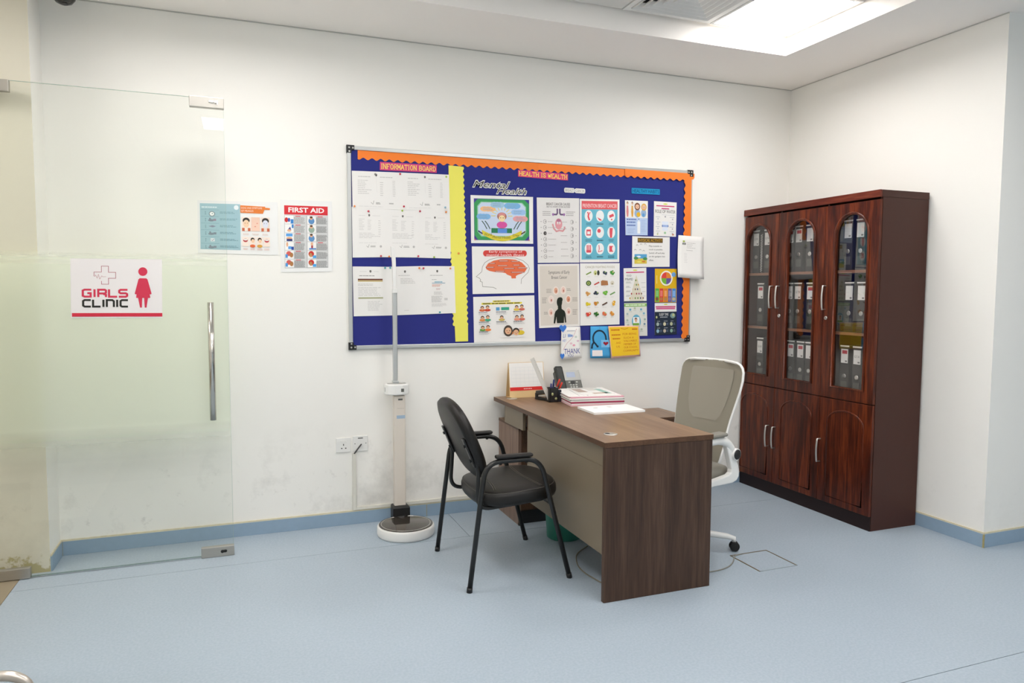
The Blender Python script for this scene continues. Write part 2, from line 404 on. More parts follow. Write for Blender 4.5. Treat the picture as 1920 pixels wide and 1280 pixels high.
struct('wall_back', MB().box(XC-.1, X1+0.2, 0, 0.15, 0, 3.2, M_WALL))
struct('wall_right', MB().box(X1, X1+0.2, RY, 0, 0, 3.2, M_WALL2))
struct('wall_right_return', MB().box(X1+0.2, XR+0.2, RY, RY+0.2, 0, 3.2, M_WALL2))
struct('wall_far_right', MB().box(XR, XR+0.2, FY, RY, 0, 3.2, M_WALL2))
wl = MB(); wl.box(XL-0.3, XL, SY, 0, 0.0, 3.2, M_WALL2); wl.box(XL-0.3, XL-.0005, SY-.0015, SY, 0.0, 3.2, M_JAMB); wl.box(XL-0.3, XL, FY, -1.32, 0, 3.2, M_WALL2);
struct('wall_left', wl)
mbc = MB(); mbc.box(XC-.1, XC, -2.4, 0, 0, 3.2, M_WALL2); mbc.box(XC, XL-0.3, -2.5, -2.4, 0, 3.2, M_WALL2)
struct('wall_corridor', mbc)
wf = MB(); wx0, wx1, wz0, wz1 = 4.3, 7.0, 0.7, 2.5
wf.box(XL-0.3, wx0, FY-0.2, FY, 0, 3.2, M_WALL2); wf.box(wx1, XR+0.2, FY-0.2, FY, 0, 3.2, M_WALL2)
wf.box(wx0, wx1, FY-0.2, FY, 0, wz0, M_WALL2); wf.box(wx0, wx1, FY-0.2, FY, wz1, 3.2, M_WALL2)
struct('wall_front', wf)
w1 = struct('window_1', None, (5.65, FY, 1.6))
part('window_frame', MB().box(wx0, wx1, FY-.1, FY-.04, wz0, wz0+.05, M_WHITEP).box(wx0, wx1, FY-.1, FY-.04, wz1-.05, wz1, M_WHITEP).box(5.62, 5.68, FY-.1, FY-.04, wz0, wz1, M_WHITEP), w1)
part('window_pane', MB().box(wx0, wx1, FY-.13, FY-.11, wz0, wz1, M_DAY), w1)

# suspended ceiling: lower gypsum border with a raised tiled bay
CX0, CX1, CY1, CY0 = -0.313, 3.315, -0.62, -6.648; ZU = 3.058
ceil = struct('ceiling', MB().box(XC-.1, XR+.2, CY1, 0.1, ZC, ZC+.1, M_CEIL).box(XC-.1, XR+.2, FY-.2, CY0, ZC, ZC+.1, M_CEIL)
              .box(XC-.1, CX0, CY0, CY1, ZC, ZC+.1, M_CEIL).box(CX1, XR+.2, CY0, CY1, ZC, ZC+.1, M_CEIL)
              .box(CX0-.05, CX0, CY0, CY1, ZC+.1, ZU+.05, M_CEIL).box(CX1, CX1+.05, CY0, CY1, ZC+.1, ZU+.05, M_CEIL)
              .box(CX0, CX1, CY1, CY1+.05, ZC+.1, ZU+.05, M_CEIL).box(CX0, CX1, CY0-.05, CY0, ZC+.1, ZU+.05, M_CEIL)
              .box(CX0, CX1, CY0, CY1, ZU+.06, ZU+.08, M_CEIL))
# a fine grey strip paints in the shadow line where the border meets the walls
part('shadow_line', MB().box(XL, X1, -0.006, -0.0005, ZC-.005, ZC-.001, mat('shadow_line_grey', '#c4c2bc', 0.9)).box(X1-.006, X1-.0005, RY, 0, ZC-.005, ZC-.001, MATS['shadow_line_grey']), ceil)
GX, GY = -0.289, -0.645
panels = {(0, 0), (5, 0), (0, 3), (3, 2), (5, 3), (0, 5), (2, 6), (5, 6), (1, 8), (5, 9)}  # beyond the corner panel these are unseen, most added to even out the light
vents = {(4, 0), (1, 5)}
tile_me = None
for i in range(6):
    for j in range(10):
        x0, y1 = GX+0.6*i, GY-0.6*j
        if (i, j) in panels or (i, j) in vents: continue
        if tile_me is None:
            tile = part('ceiling_tile', MB().box(-.297, .297, -.297, .297, ZU-.003, ZU+.012, M_TILE, 0.002), ceil, local=True); tile_me = tile
            t = tile
        else:
            t = tile_me.copy(); COL.objects.link(t)
        t.location = (x0+.3, y1-.3, 0)
tb = MB()
for i in range(7): tb.box(GX+.6*i-.012, GX+.6*i+.012, GY-6.0, GY+.02, ZU+.0125, ZU+.02, M_TBAR)
for j in range(11): tb.box(GX-.02, GX+3.62, GY-.6*j-.012, GY-.6*j+.012, ZU+.0125, ZU+.02, M_TBAR)
part('grid_bars', tb, ceil)
LABP = {(5, 0): 'glowing square ceiling light panel in the corner of raised ceiling bay beside the vent'}
for n_, (i, j) in enumerate(sorted(panels)):
    cx, cy = GX+.6*i+.3, GY-.6*j-.3
    lab = LABP.get((i, j), 'unseen white square ceiling light panel, %s row %s of the raised bay' % (['first', 'second', 'third', 'fourth', 'fifth', 'sixth'][i], ['one', 'two', 'three', 'four', 'five', 'six', 'seven', 'eight', 'nine', 'ten'][j]))
    L_ = thing('ceiling_light', lab, 'light', (cx, cy, ZU))
    part('frame', MB().box(-.297, .297, -.297, -.28, -.008, .01, M_TBAR).box(-.297, .297, .28, .297, -.008, .01, M_TBAR).box(-.297, -.28, -.28, .28, -.008, .01, M_TBAR).box(.28, .297, -.28, .28, -.008, .01, M_TBAR), L_, local=True)
    part('diffuser', MB().box(-.28, .28, -.28, .28, -.004, .006, M_LIGHT), L_, local=True)
for n_, (px_, py_) in enumerate(((-1.9, -.95),)):  # light panel added in the unseen corridor to brighten the door jamb
    L_ = thing('ceiling_light', 'added white square ceiling light panel, unseen in the corridor beyond the doorway', 'light', (px_, py_, ZC))
    part('frame', MB().box(-.3, .3, -.3, -.28, -.008, -.0005, M_TBAR).box(-.3, .3, .28, .3, -.008, -.0005, M_TBAR).box(-.3, -.28, -.28, .28, -.008, -.0005, M_TBAR).box(.28, .3, -.28, .28, -.008, -.0005, M_TBAR), L_, local=True)
    part('diffuser', MB().box(-.28, .28, -.28, .28, -.005, -.001, M_LIGHT), L_, local=True)
for n_, (i, j) in enumerate(sorted(vents, reverse=True)):
    cx, cy = GX+.6*i+.3, GY-.6*j-.3
    V = thing('air_diffuser', ['white square air vent with nested louvres beside the glowing light panel', 'white square air vent over the room behind the camera'][n_], 'vent', (cx, cy, ZU))
    fm = MB()
    for a, b, c_, d in ((-.297, .297, -.297, -.262), (-.297, .297, .262, .297), (-.297, -.262, -.262, .262), (.262, .297, -.262, .262)): fm.box(a, b, c_, d, -.006, .006, M_WHITEP)
    part('frame', fm, V, local=True)
    part('plenum', MB().box(-.27, .27, -.27, .27, .035, .05, M_BLACK), V, local=True)
    for q in range(6):
        R = .258-.042*q; ri = R-.031
        vs = []
        for hw, z in ((R, -.004), (R, -.012), (R-.004, -.012), (ri-.002, .020), (ri, .022)):
            vs += [(-hw, -hw, z), (hw, -hw, z), (hw, hw, z), (-hw, hw, z)]
        fs = []
        for a in range(5):
            for k in range(4): fs.append((a*4+k, a*4+(k+1) % 4, ((a+1) % 5)*4+(k+1) % 4, ((a+1) % 5)*4+k))
        part('louver', MB().add(vs, fs, M_WHITEP), V, local=True)

# baseboards: blue strips with a cream sealant bead above
def baseboard(name, segs, bead):
    b = struct(name)
    for s_ in segs: part('tile', MB().box(*s_, 0.0005, HB, M_BASE), b)
    for s_ in bead: part('sealant_bead', MB().box(*s_, HB, HB+.009, M_BEAD), b, 'cream sealant bead')
    return b
bb = baseboard('baseboard_back', [(XL+.009, 1.105, -.009, 0), (1.109, X1-.009, -.009, 0)], [(XL+.007, X1, -.007, 0)])
part('grout', MB().box(1.105, 1.109, -.0085, 0, 0.0005, HB, M_GROUT).box(XL+.0082, XL+.0105, -.0105, -.0082, 0.0005, HB, M_GROUT), bb, 'yellowed grout')
baseboard('baseboard_left', [(XL, XL+.009, SY, 0)], [(XL, XL+.007, SY, 0)])
br = baseboard('baseboard_right', [(X1-.009, X1, RY-.004, -.009)], [(X1-.007, X1, RY-.004, -.009)])
part('grout', MB().box(X1-.0095, X1-.002, RY-.0095, RY-.002, 0.0005, HB-.002, M_GROUT), br, 'yellowed corner grout')
baseboard('baseboard_right_return', [(X1-.001, XR, RY-.009, RY)], [(X1-.003, XR, RY-.007, RY)])

# ------------------------------------------------------------------ glass door
D = struct('door_1', None, (-0.55, -0.297, 0.0))
gx0, gx1, gy0, gy1, gz0, gz1 = -1.145, -0.041, -0.301, -0.291, 0.008, 2.424
part('glass_pane', MB().add([(gx0, -.296, gz0), (gx1, -.296, gz0), (gx1, -.296, gz1), (gx0, -.296, gz1)], [(0, 1, 2, 3)], M_DOORGLASS), D)
M_GEDGE = mat('glass_edge', '#a9bcae', 0.15)
part('glass_edge', MB().box(gx1-.0012, gx1, gy0, gy1, gz0, gz1, M_GEDGE).box(gx0, gx1, gy0, gy1, gz1-.0012, gz1, M_GEDGE).box(gx0, gx1, gy0, gy1, gz0, gz0+.0012, mat('glass_edge_low', '#5c7670', 0.3)), D, 'pale green polished edge')
part('frosted_film', MB().add([(gx0, -.3015, 0.45), (gx1-.002, -.3015, 0.45), (gx1-.002, -.3015, 1.62), (gx0, -.3015, 1.62)], [(0, 1, 2, 3)], M_FILM), D)
def patch(x0, x1, z0, z1):
    p = part('patch_fitting', MB().box(x0, x1, -.313, -.281, z0, z1, M_STEEL, .003), D)
    return p
pt = patch(-.205, -.039, 2.372, 2.428)
part('latch', MB().box(-.112, -.088, -.319, -.313, 2.399, 2.409, M_CHROME, .002).lathe([(.006, -.324), (.007, -.313)], (-.078, 0, 2.403), M_CHROME, 14, 'y').box(-.0725, -.069, -.316, -.313, 2.392, 2.412, M_CHROME), pt)
pb = patch(-.203, -.038, -.0005+.001, .056)
part('keyhole', MB().lathe([(.008, -.3165), (.009, -.313)], (-.098, 0, .028), M_BLACK, 14, 'y').lathe([(.007, -.3165), (.008, -.313)], (-.082, 0, .029), M_BLACK, 14, 'y').box(-.098, -.082, -.316, -.313, .022, .036, M_BLACK), pb, 'black keyhole slot')
patch(-1.15, -.987, 2.368, 2.424); patch(-1.15, -.984, 0.003, .057)
hd = MB().tube([(-.126, -.352, .752), (-.126, -.352, 1.37)], .0155, M_CHROME, 18)
part('handle', hd, D)
for hz_ in (.90, 1.23): part('handle_post', MB().tube([(-.126, -.301, hz_), (-.126, -.352, hz_)], .008, M_CHROME, 10), D)

# ------------------------------------------------------------------ printed sheets
TXT = {}
def text_geo(s, shear=0.0, bold=0.0):
    k = (s, shear, bold)
    if k not in TXT:
        cu = bpy.data.curves.new('lettering', 'FONT'); cu.body = s; cu.resolution_u = 2; cu.shear = shear; cu.offset = bold
        ob = bpy.data.objects.new('lettering', cu); me = bpy.data.meshes.new_from_object(ob)
        vs = [(v.co.x, v.co.y) for v in me.vertices]; fs = [tuple(p.vertices) for p in me.polygons]
        x0, x1 = min(v[0] for v in vs), max(v[0] for v in vs)
        low = any(ch in 'gjpqy' for ch in s); y0 = min(v[1] for v in vs) if not low else -0.2; y1 = max(v[1] for v in vs)
        par = list(range(len(vs)))
        def find(i):
            while par[i] != i: i = par[i]
            return i
        for f in fs:
            for q in f[1:]: par[find(q)] = find(f[0])
        ids = {}; isl = [ids.setdefault(find(i), len(ids)) % 4 for i in range(len(vs))]   # letters alternate in depth so that overlapping edges never coincide
        TXT[k] = ([((a-x0)/(x1-x0), (b-y0)/(y1-y0)) for a, b in vs], fs, isl)
        bpy.data.objects.remove(ob); bpy.data.curves.remove(cu); bpy.data.meshes.remove(me)
    return TXT[k]
SER = {'I': [[(.5, 0), (.5, 1)]], 'N': [[(.1, 0), (.1, 1), (.9, 0), (.9, 1)]], 'F': [[(.15, 0), (.15, 1), (.9, 1), (.9, .8)], [(.15, .52), (.65, .52)]],
       'O': [[(.1, .25), (.1, .75), (.35, 1), (.65, 1), (.9, .75), (.9, .25), (.65, 0), (.35, 0), (.1, .25)]],
       'R': [[(.15, 0), (.15, 1), (.65, 1), (.88, .86), (.88, .64), (.65, .5), (.15, .5)], [(.55, .5), (.95, 0)]],
       'M': [[(.08, 0), (.08, 1), (.5, .3), (.92, 1), (.92, 0)]], 'A': [[(.02, 0), (.5, 1), (.98, 0)], [(.2, .34), (.8, .34)]],
       'T': [[(.5, 0), (.5, 1)], [(.02, .8), (.02, 1), (.98, 1), (.98, .8)]],
       'B': [[(.15, 0), (.15, 1), (.65, 1), (.85, .87), (.85, .66), (.65, .53), (.15, .53)], [(.65, .53), (.92, .38), (.92, .14), (.68, 0), (.15, 0)]],
       'D': [[(.15, 0), (.15, 1), (.6, 1), (.92, .72), (.92, .28), (.6, 0), (.15, 0)]], 'H': [[(.1, 0), (.1, 1)], [(.9, 0), (.9, 1)], [(.1, .5), (.9, .5)]],
       'E': [[(.9, .22), (.9, 0), (.15, 0), (.15, 1), (.88, 1), (.88, .8)], [(.15, .52), (.6, .52)]], 'L': [[(.15, 1), (.15, 0), (.9, 0), (.9, .25)]],
       'S': [[(.9, .72), (.88, .9), (.6, 1), (.3, 1), (.1, .8), (.25, .58), (.75, .42), (.92, .2), (.7, 0), (.35, 0), (.1, .14), (.08, .3)]],
       'W': [[(.02, 1), (.27, 0), (.5, .75), (.73, 0), (.98, 1)]]}
SERIF = {'I': [.5], 'N': [.1, .9], 'R': [.15], 'M': [.08, .92], 'A': [.02, .98], 'T': [.5], 'H': [.1, .9], 'F': [.15]}

class Print:
    # flat ink on a sheet lying in a plane y = const; quad = TL, TR, BR, BL as (x, z)
    STEP = 0.00004
    def __init__(s, quad, y): s.q = quad; s.y = y; s.n = 0; s.k = 0; s.sub = 0.0; s.mb = MB(); s.W = math.dist(quad[0], quad[1]); s.H = math.dist(quad[0], quad[3])
    def P(s, u, v):
        a, b, c, d = s.q
        x = (a[0]*(1-u)+b[0]*u)*(1-v)+(d[0]*(1-u)+c[0]*u)*v; z = (a[1]*(1-u)+b[1]*u)*(1-v)+(d[1]*(1-u)+c[1]*u)*v
        return x, z
    def put(s, uv, fs, col, step=True, isl=None):
        if step: s.n += 1
        y = s.y-0.0004-s.STEP*(s.n+s.sub)
        s.mb.add([(lambda p, d: (p[0], y-d*.00012, p[1]))(s.P(*p), isl[i] if isl else 0) for i, p in enumerate(uv)], fs, ink(col) if isinstance(col, str) else col)
    def poly(s, pts, col, step=True): s.put(pts, [tuple(range(len(pts)))], col, True)
    def rect(s, u0, v0, u1, v1, col, step=True): s.poly([(u0, v0), (u1, v0), (u1, v1), (u0, v1)], col)
    def flat(s, u0, v0, u1, v1, col): s.put([(u0, v0), (u1, v0), (u1, v1), (u0, v1)], [(0, 1, 2, 3)], col, False)
    def ell(s, u, v, ru, rv, col, n=16, step=True, a0=0, a1=2*PI):
        s.poly([(u+ru*math.cos(a0+(a1-a0)*k/n), v+rv*math.sin(a0+(a1-a0)*k/n)) for k in range(n+(a1-a0 < 6.2))], col, step)
    def line(s, pts, wd, col, step=True):
        # wd is a fraction of the sheet width
        if step: s.n += 1
        hw = wd*s.W/2; L = [(p[0]*s.W, p[1]*s.H) for p in pts]; A = []; B = []
        cl = math.dist(L[0], L[-1]) < 1e-9 and len(L) > 3
        for i, p in enumerate(L):
            a = L[i-1] if i > 0 else (L[-2] if cl else None); c = L[i+1] if i < len(L)-1 else (L[1] if cl else None)
            d = []
            for q, r in ((a, p), (p, c)):
                if q and r:
                    l = math.dist(q, r) or 1e-9; d.append(((r[0]-q[0])/l, (r[1]-q[1])/l))
            tx, ty = sum(e[0] for e in d), sum(e[1] for e in d); l = math.hypot(tx, ty) or 1; nx, ny = -ty/l, tx/l
            k = 1.0
            if len(d) == 2: k = min(1.6, 1/max(.4, (nx*-d[0][1]+ny*d[0][0])))
            A.append(((p[0]+nx*hw*k)/s.W, (p[1]+ny*hw*k)/s.H)); B.append(((p[0]-nx*hw*k)/s.W, (p[1]-ny*hw*k)/s.H))
        if not step: s.k += 1; s.sub = (s.k % 8)*1.0      # crossing strokes never share a depth
        n = len(L); s.put(A+B, [(i, i+1, n+i+1, n+i) for i in range(n-1)], col, False); s.sub = 0.0
    def text(s, t, u0, v0, u1, v1, col, shear=0.0, bold=0.0, step=True):
        vs, fs, isl = text_geo(t, shear, bold)
        s.put([(u0+(u1-u0)*a, v1-(v1-v0)*b) for a, b in vs], fs, col, step, isl)
    def segs(s, pts, wd, col):
        # a stroke drawn segment by segment, for sharp corners
        for a, b in zip(pts, pts[1:]):
            l = math.dist(a, b) or 1e-9; e = wd*.3; ux, uy = (b[0]-a[0])/l*e, (b[1]-a[1])/l*e
            s.line([(a[0]-ux, a[1]-uy), (b[0]+ux, b[1]+uy)], wd, col, False)
    def slab(s, t, u0, v0, u1, v1, col, wd):
        s.n += 1; n = sum(0.55 if ch == ' ' else (0.6 if ch == 'I' else 1.0) for ch in t); cw = (u1-u0)/n; u = u0
        for ch in t:
            k = 0.55 if ch == ' ' else (0.6 if ch == 'I' else 1.0)
            if ch != ' ':
                a, b = u+cw*k*.08, u+cw*k*.92
                for st in SER[ch]: s.segs([(a+(b-a)*p[0], v1-(v1-v0)*p[1]) for p in st], wd, col)
                for p in SERIF.get(ch, []):
                    c = a+(b-a)*p
                    for vv in ((v1, v0) if ch in 'INMH' else (v1,)): s.line([(c-cw*.17, vv), (c+cw*.17, vv)], wd*.8, col, False)
            u += cw*k
        s.n += 8
    def lines(s, u0, v0, u1, v1, n, col, seed=1, fill=0.42, ragged=0.3, center=False):
        # greeked body text
        rnd = random.Random(seed); s.n += 1
        for i in range(n):
            v = v0+(v1-v0)*(i+.5)/n; h = (v1-v0)/n*fill/2; r = 1-ragged*rnd.random(); m_ = (u0+u1)/2
            a, b = (m_-(u1-u0)*r/2, m_+(u1-u0)*r/2) if center else (u0, u0+(u1-u0)*r)
            x = a
            while x < b-1e-4:
                wl_ = min(b-x, (u1-u0)*(.08+.16*rnd.random())); s.flat(x, v-h, x+wl_*.86, v+h, col); x += wl_
    def face(s, u, v, r, skin, hair, shirt=None, girl=False):
        ar = s.W/s.H
        if shirt: s.ell(u, v+r*ar*2.0, r*1.5, r*ar*1.1, shirt, 12)
        if girl: s.ell(u, v+r*ar*.15, r*1.25, r*ar*1.45, hair, 14)
        s.ell(u, v-r*ar*.25, r*1.12, r*ar*1.0, hair, 14); s.ell(u, v+r*ar*.18, r*.88, r*ar*.88, skin, 14)
        s.ell(u-r*.35, v+r*ar*.1, r*.12, r*ar*.14, '#403028', 6); s.ell(u+r*.35, v+r*ar*.1, r*.12, r*ar*.14, '#403028', 6, False)
        s.line([(u-r*.25, v+r*ar*.55), (u, v+r*ar*.62), (u+r*.25, v+r*ar*.55)], r*.14, '#b0483c', False)
    def done(s, parent, name='print'):
        o = part(name, s.mb, parent); o['kind'] = 'stuff'   # flat ink: lettering and greeked text too small to pick apart
        return o

def paper(name, quad, y, label, cat, mt=None, t=0.0006, group=None):
    m_ = MB(); A = [(p[0], y, p[1]) for p in quad]; B = [(p[0], y+t, p[1]) for p in quad]
    m_.add(A+B, [(0, 1, 2, 3), (7, 6, 5, 4), (0, 4, 5, 1), (1, 5, 6, 2), (2, 6, 7, 3), (3, 7, 4, 0)], mt or M_PAPER)
    cx = sum(p[0] for p in quad)/4
    return solo(name, m_, label, cat, (cx, y, min(p[1] for p in quad)), group)

Q = {
 'info': [(0.826,2.207),(1.178,2.209),(1.178,2.163),(0.825,2.158)],
 'L1': [(0.658,2.144),(0.959,2.151),(0.966,1.927),(0.660,1.925)], 'L2': [(0.959,2.151),(1.256,2.156),(1.261,1.936),(0.966,1.927)],
 'P1': [(0.656,1.932),(0.857,1.933),(0.857,1.637),(0.657,1.631)], 'P2': [(0.857,1.933),(1.066,1.935),(1.060,1.639),(0.857,1.637)], 'P3': [(1.064,1.930),(1.262,1.938),(1.267,1.637),(1.059,1.638)],
 'Q1': [(0.656,1.578),(0.869,1.579),(0.874,1.282),(0.660,1.279)], 'Q2': [(0.869,1.579),(1.078,1.587),(1.087,1.288),(0.874,1.282)], 'Q3': [(1.078,1.587),(1.290,1.589),(1.299,1.294),(1.087,1.288)],
 'mental': [(1.410,2.132),(1.664,2.135),(1.664,2.090),(1.410,2.088)], 'health': [(1.569,2.094),(1.779,2.098),(1.779,2.057),(1.569,2.053)],
 'draw': [(1.397,2.038),(1.824,2.047),(1.827,1.744),(1.401,1.737)], 'head': [(1.406,1.716),(1.830,1.725),(1.836,1.423),(1.411,1.414)], 'tips': [(1.415,1.396),(1.837,1.407),(1.846,1.1035),(1.421,1.1032)],
 'wealth': [(1.719,2.215),(2.074,2.210),(2.074,2.167),(1.719,2.172)], 'bclab': [(2.047,2.119),(2.202,2.121),(2.202,2.087),(2.048,2.088)],
 'causes': [(1.850,2.045),(2.158,2.054),(2.163,1.627),(1.861,1.620)], 'prev': [(2.162,2.051),(2.463,2.061),(2.468,1.636),(2.167,1.628)],
 'symp': [(1.860,1.612),(2.163,1.620),(2.173,1.199),(1.874,1.190)], 'foods': [(2.169,1.623),(2.471,1.629),(2.477,1.207),(2.175,1.202)],
 'habits': [(2.557,2.145),(2.780,2.147),(2.781,2.109),(2.557,2.107)], 'girls': [(2.506,2.059),(2.687,2.061),(2.689,1.825),(2.514,1.821)],
 'water': [(2.736,2.063),(2.921,2.062),(2.920,1.822),(2.738,1.823)], 'phys': [(2.567,1.816),(2.869,1.818),(2.872,1.610),(2.569,1.603)],
 'pyr': [(2.503,1.594),(2.683,1.601),(2.690,1.361),(2.510,1.359)], 'hydr': [(2.511,1.354),(2.691,1.357),(2.701,1.124),(2.521,1.125)],
 'plate': [(2.753,1.595),(2.932,1.596),(2.935,1.358),(2.756,1.359)], 'sleep': [(2.756,1.354),(2.935,1.355),(2.943,1.130),(2.762,1.127)],
 'loose': [(2.936,1.834),(3.147,1.825),(3.134,1.523),(2.919,1.536)], 'thank': [(2.033,1.195),(2.172,1.196),(2.180,0.984),(2.024,0.978)],
 'steth': [(2.250,1.197),(2.388,1.196),(2.402,0.977),(2.245,0.980)], 'ycard': [(2.382,1.197),(2.624,1.198),(2.634,0.984),(2.405,0.976)],
 'firstaid': [(0.249,1.956),(0.542,1.959),(0.540,1.546),(0.246,1.539)], 'sick': [(-0.191,1.932),(0.235,1.940),(0.233,1.637),(-0.194,1.640)],
 'sign': [(-0.761,1.587),(-0.352,1.590),(-0.358,1.290),(-0.768,1.293)]}

# ------------------------------------------------------------------ notice board
BX0, BX1, BZ0, BZ1 = 0.631, 3.0476, 1.079, 2.2905
NB = thing('notice_board', 'wide blue felt notice board in silver frame on the back wall', 'notice board', (1.84, 0, BZ0))
part('felt_panel', MB().box(BX0+.01, BX1-.01, -.013, -.001, BZ0+.01, BZ1-.01, M_FELT), NB)
RW = .023
for b_ in ((BX0, BX1, BZ1-RW, BZ1), (BX0, BX1, BZ0, BZ0+RW), (BX0, BX0+RW, BZ0+RW, BZ1-RW), (BX1-RW, BX1, BZ0+RW, BZ1-RW)):
    part('frame_rail', MB().box(b_[0], b_[1], -.021, -.001, b_[2], b_[3], M_ALU, .003), NB)
for cx, sx in ((BX0, 1), (BX1, -1)):
    for cz, sz in ((BZ1, -1), (BZ0, 1)):
        e_ = .003
        poly = [(cx-sx*e_, cz-sz*e_), (cx+sx*.043, cz-sz*e_), (cx+sx*.043, cz+sz*.026), (cx+sx*.026, cz+sz*.026), (cx+sx*.026, cz+sz*.043), (cx-sx*e_, cz+sz*.043)]
        c_ = part('corner_cap', MB().prism(poly, -.0235, -.001, 'xz', M_BLACK, .001), NB)
        for rx, rz in ((.012, .012), (.034, .013), (.013, .034)): part('rivet', MB().lathe([(.0045, -.0245), (.0055, -.0235)], (cx+sx*rx, 0, cz+sz*rz), M_SILVER, 10, 'y'), c_, 'silver rivet')

def scallop(x0, x1, base, tip, per, amp, ph=0.0):
    n = max(8, int((x1-x0)/per*10)); return [(x0+(x1-x0)*k/n, tip+amp*math.cos(2*PI*((x0+(x1-x0)*k/n)/per)+ph)) for k in range(n+1)]
def border_top(x0, x1, y, label):
    e = scallop(x0, x1, 0, 2.2185, .052, .0065)
    m_ = MB().prism([(x0, 2.270)]+e+[(x1, 2.270)], y-.0008, y, 'xz', M_ORANGE)
    solo('border_strip', m_, label, 'border strip', (x0, y, 2.21), 'orange scalloped border strips')
border_top(.694, 1.88, -.0145, 'orange scalloped border strip along the board top, left end')
border_top(1.86, 2.52, -.0155, 'orange scalloped border strip along the board top, middle piece')
e = scallop(2.50, 2.985, 0, 2.2185, .052, .0065)
solo('border_strip', MB().prism([(2.50, 2.270)]+e+[(2.985, 2.232), (3.050, 2.228), (3.060, 2.240), (3.060, 2.270)], -.0228, -.022, 'xz', M_ORANGE), 'orange scalloped border strip turning at top right corner of the board', 'border strip', (2.5, -.022, 2.21), 'orange scalloped border strips')
for z0, z1, y, lab in ((1.62, 2.232, -.0225, 'orange scalloped border strip down the board right edge, upper half'), (1.098, 1.64, -.0218, 'orange scalloped border strip down the board right edge, lower half')):
    e = [(x, z) for z, x in scallop(z0, z1, 0, 2.982, .052, .006)]
    solo('border_strip', MB().prism(e+[(3.037, z1), (3.037, z0)], y-.0006, y, 'xz', M_ORANGE), lab, 'border strip', (3.0, y, z0), 'orange scalloped border strips')
for tl, tr, br, bl, y, sides, lab in (((1.254, 2.214), (1.350, 2.211), (1.368, 1.69), (1.262, 1.692), -.0150, 'r', 'yellow scalloped strip dividing the board, upper length'),
                               ((1.266, 1.700), (1.368, 1.701), (1.378, 1.211), (1.283, 1.212), -.0158, 'lr', 'yellow scalloped strip dividing the board, lower length'),
                               ((1.292, 1.230), (1.380, 1.229), (1.381, 1.113), (1.297, 1.112), -.0146, '', 'short plain yellow paper tail at foot of the yellow divider')):
    L_, R_ = [], []
    for k in range(61):
        t = k/60; w_ = math.sin(t*abs(tl[1]-bl[1])/.036*2*PI)*.0045
        L_.append((tl[0]+(bl[0]-tl[0])*t-(w_ if 'l' in sides else 0), tl[1]+(bl[1]-tl[1])*t)); R_.append((tr[0]+(br[0]-tr[0])*t+(w_ if 'r' in sides else 0), tr[1]+(br[1]-tr[1])*t))
    solo('border_strip', MB().prism(L_+R_[::-1], y-.0006, y, 'xz', M_YELLOW), lab, 'border strip', (1.3, y, bl[1]), 'yellow divider strips')

YB = -0.0165   # face of the ordinary pinned sheets
def title(key, label, bg, words, col, slab=True, y=YB):
    p = paper('title_strip', Q[key], y, label, 'title strip', ink(bg)); k = Print(Q[key], y)
    return p, k
p, k = title('info', 'pink title strip lettered INFORMATION BOARD in yellow', '#d2487f', '', ''); k.slab('INFORMATION BOARD', .015, .22, .985, .80, '#f6de62', .0105); k.done(p)
p, k = title('wealth', 'pink title strip lettered HEALTH IS WEALTH in yellow', '#d9477a', '', ''); k.slab('HEALTH IS WEALTH', .015, .20, .985, .80, '#f8e058', .0115); k.done(p)
p, k = title('habits', 'bright blue title strip lettered HEALTHY HABITS', '#1a8fc4', '', ''); k.text('HEALTHY HABITS', .03, .18, .97, .82, '#16345e', bold=.0); k.done(p)
# cut-out titles
def cutout(key, txt, label, fill, edge, shear, halo):
    q = Q[key]; pr = Print(q, YB); vs, fs, isl = text_geo(txt, shear, halo)
    pr.put([(-.01+1.02*a, 1.06-1.12*b) for a, b in vs], fs, edge, True, isl)
    a = pr.mb; cx = (q[0][0]+q[1][0])/2
    o = solo('cutout_title', a, label, 'title', (cx, YB, q[3][1]))
    k_ = Print(q, YB-.0007); k_.text(txt, .01, .06, .99, .94, fill, shear, .0); k_.done(o)
cutout('mental', 'Mental', 'cut-out script word Mental in black with white outline', '#4a4a44', '#eeeee8', .35, .042)
cutout('health', 'Health', 'cut-out script word Health in black with white outline', '#4a4a44', '#eeeee8', .35, .042)
bq = Q['bclab']
for u0, u1, lab, tx in ((0, .49, 'white rounded cut-out tag reading BREAST below HEALTH IS WEALTH strip', 'BREAST'), (.505, 1, 'white rounded cut-out tag reading CANCER below HEALTH IS WEALTH strip', 'CANCER')):
    xa, xb = bq[0][0]+(bq[1][0]-bq[0][0])*u0, bq[0][0]+(bq[1][0]-bq[0][0])*u1; za, zb = bq[3][1], bq[0][1]; r_ = .010
    pts = [(xa+r_+(xb-xa-2*r_)*cx+r_*math.cos(a), za+r_+(zb-za-2*r_)*cz+r_*math.sin(a)) for cx, cz, a0 in ((1, 1, 0), (0, 1, PI/2), (0, 0, PI), (1, 0, 1.5*PI)) for a in [a0+PI/2*i/5 for i in range(6)]]
    o = solo('cutout_title', MB().prism(pts, YB-.0006, YB, 'xz', M_PAPER), lab, 'title', ((xa+xb)/2, YB, za))
    k = Print([(xa, zb), (xb, zb), (xb, za), (xa, za)], YB-.0006); k.text(tx, .08, .2, .92, .8, '#8e8a86', bold=-.005); k.done(o)

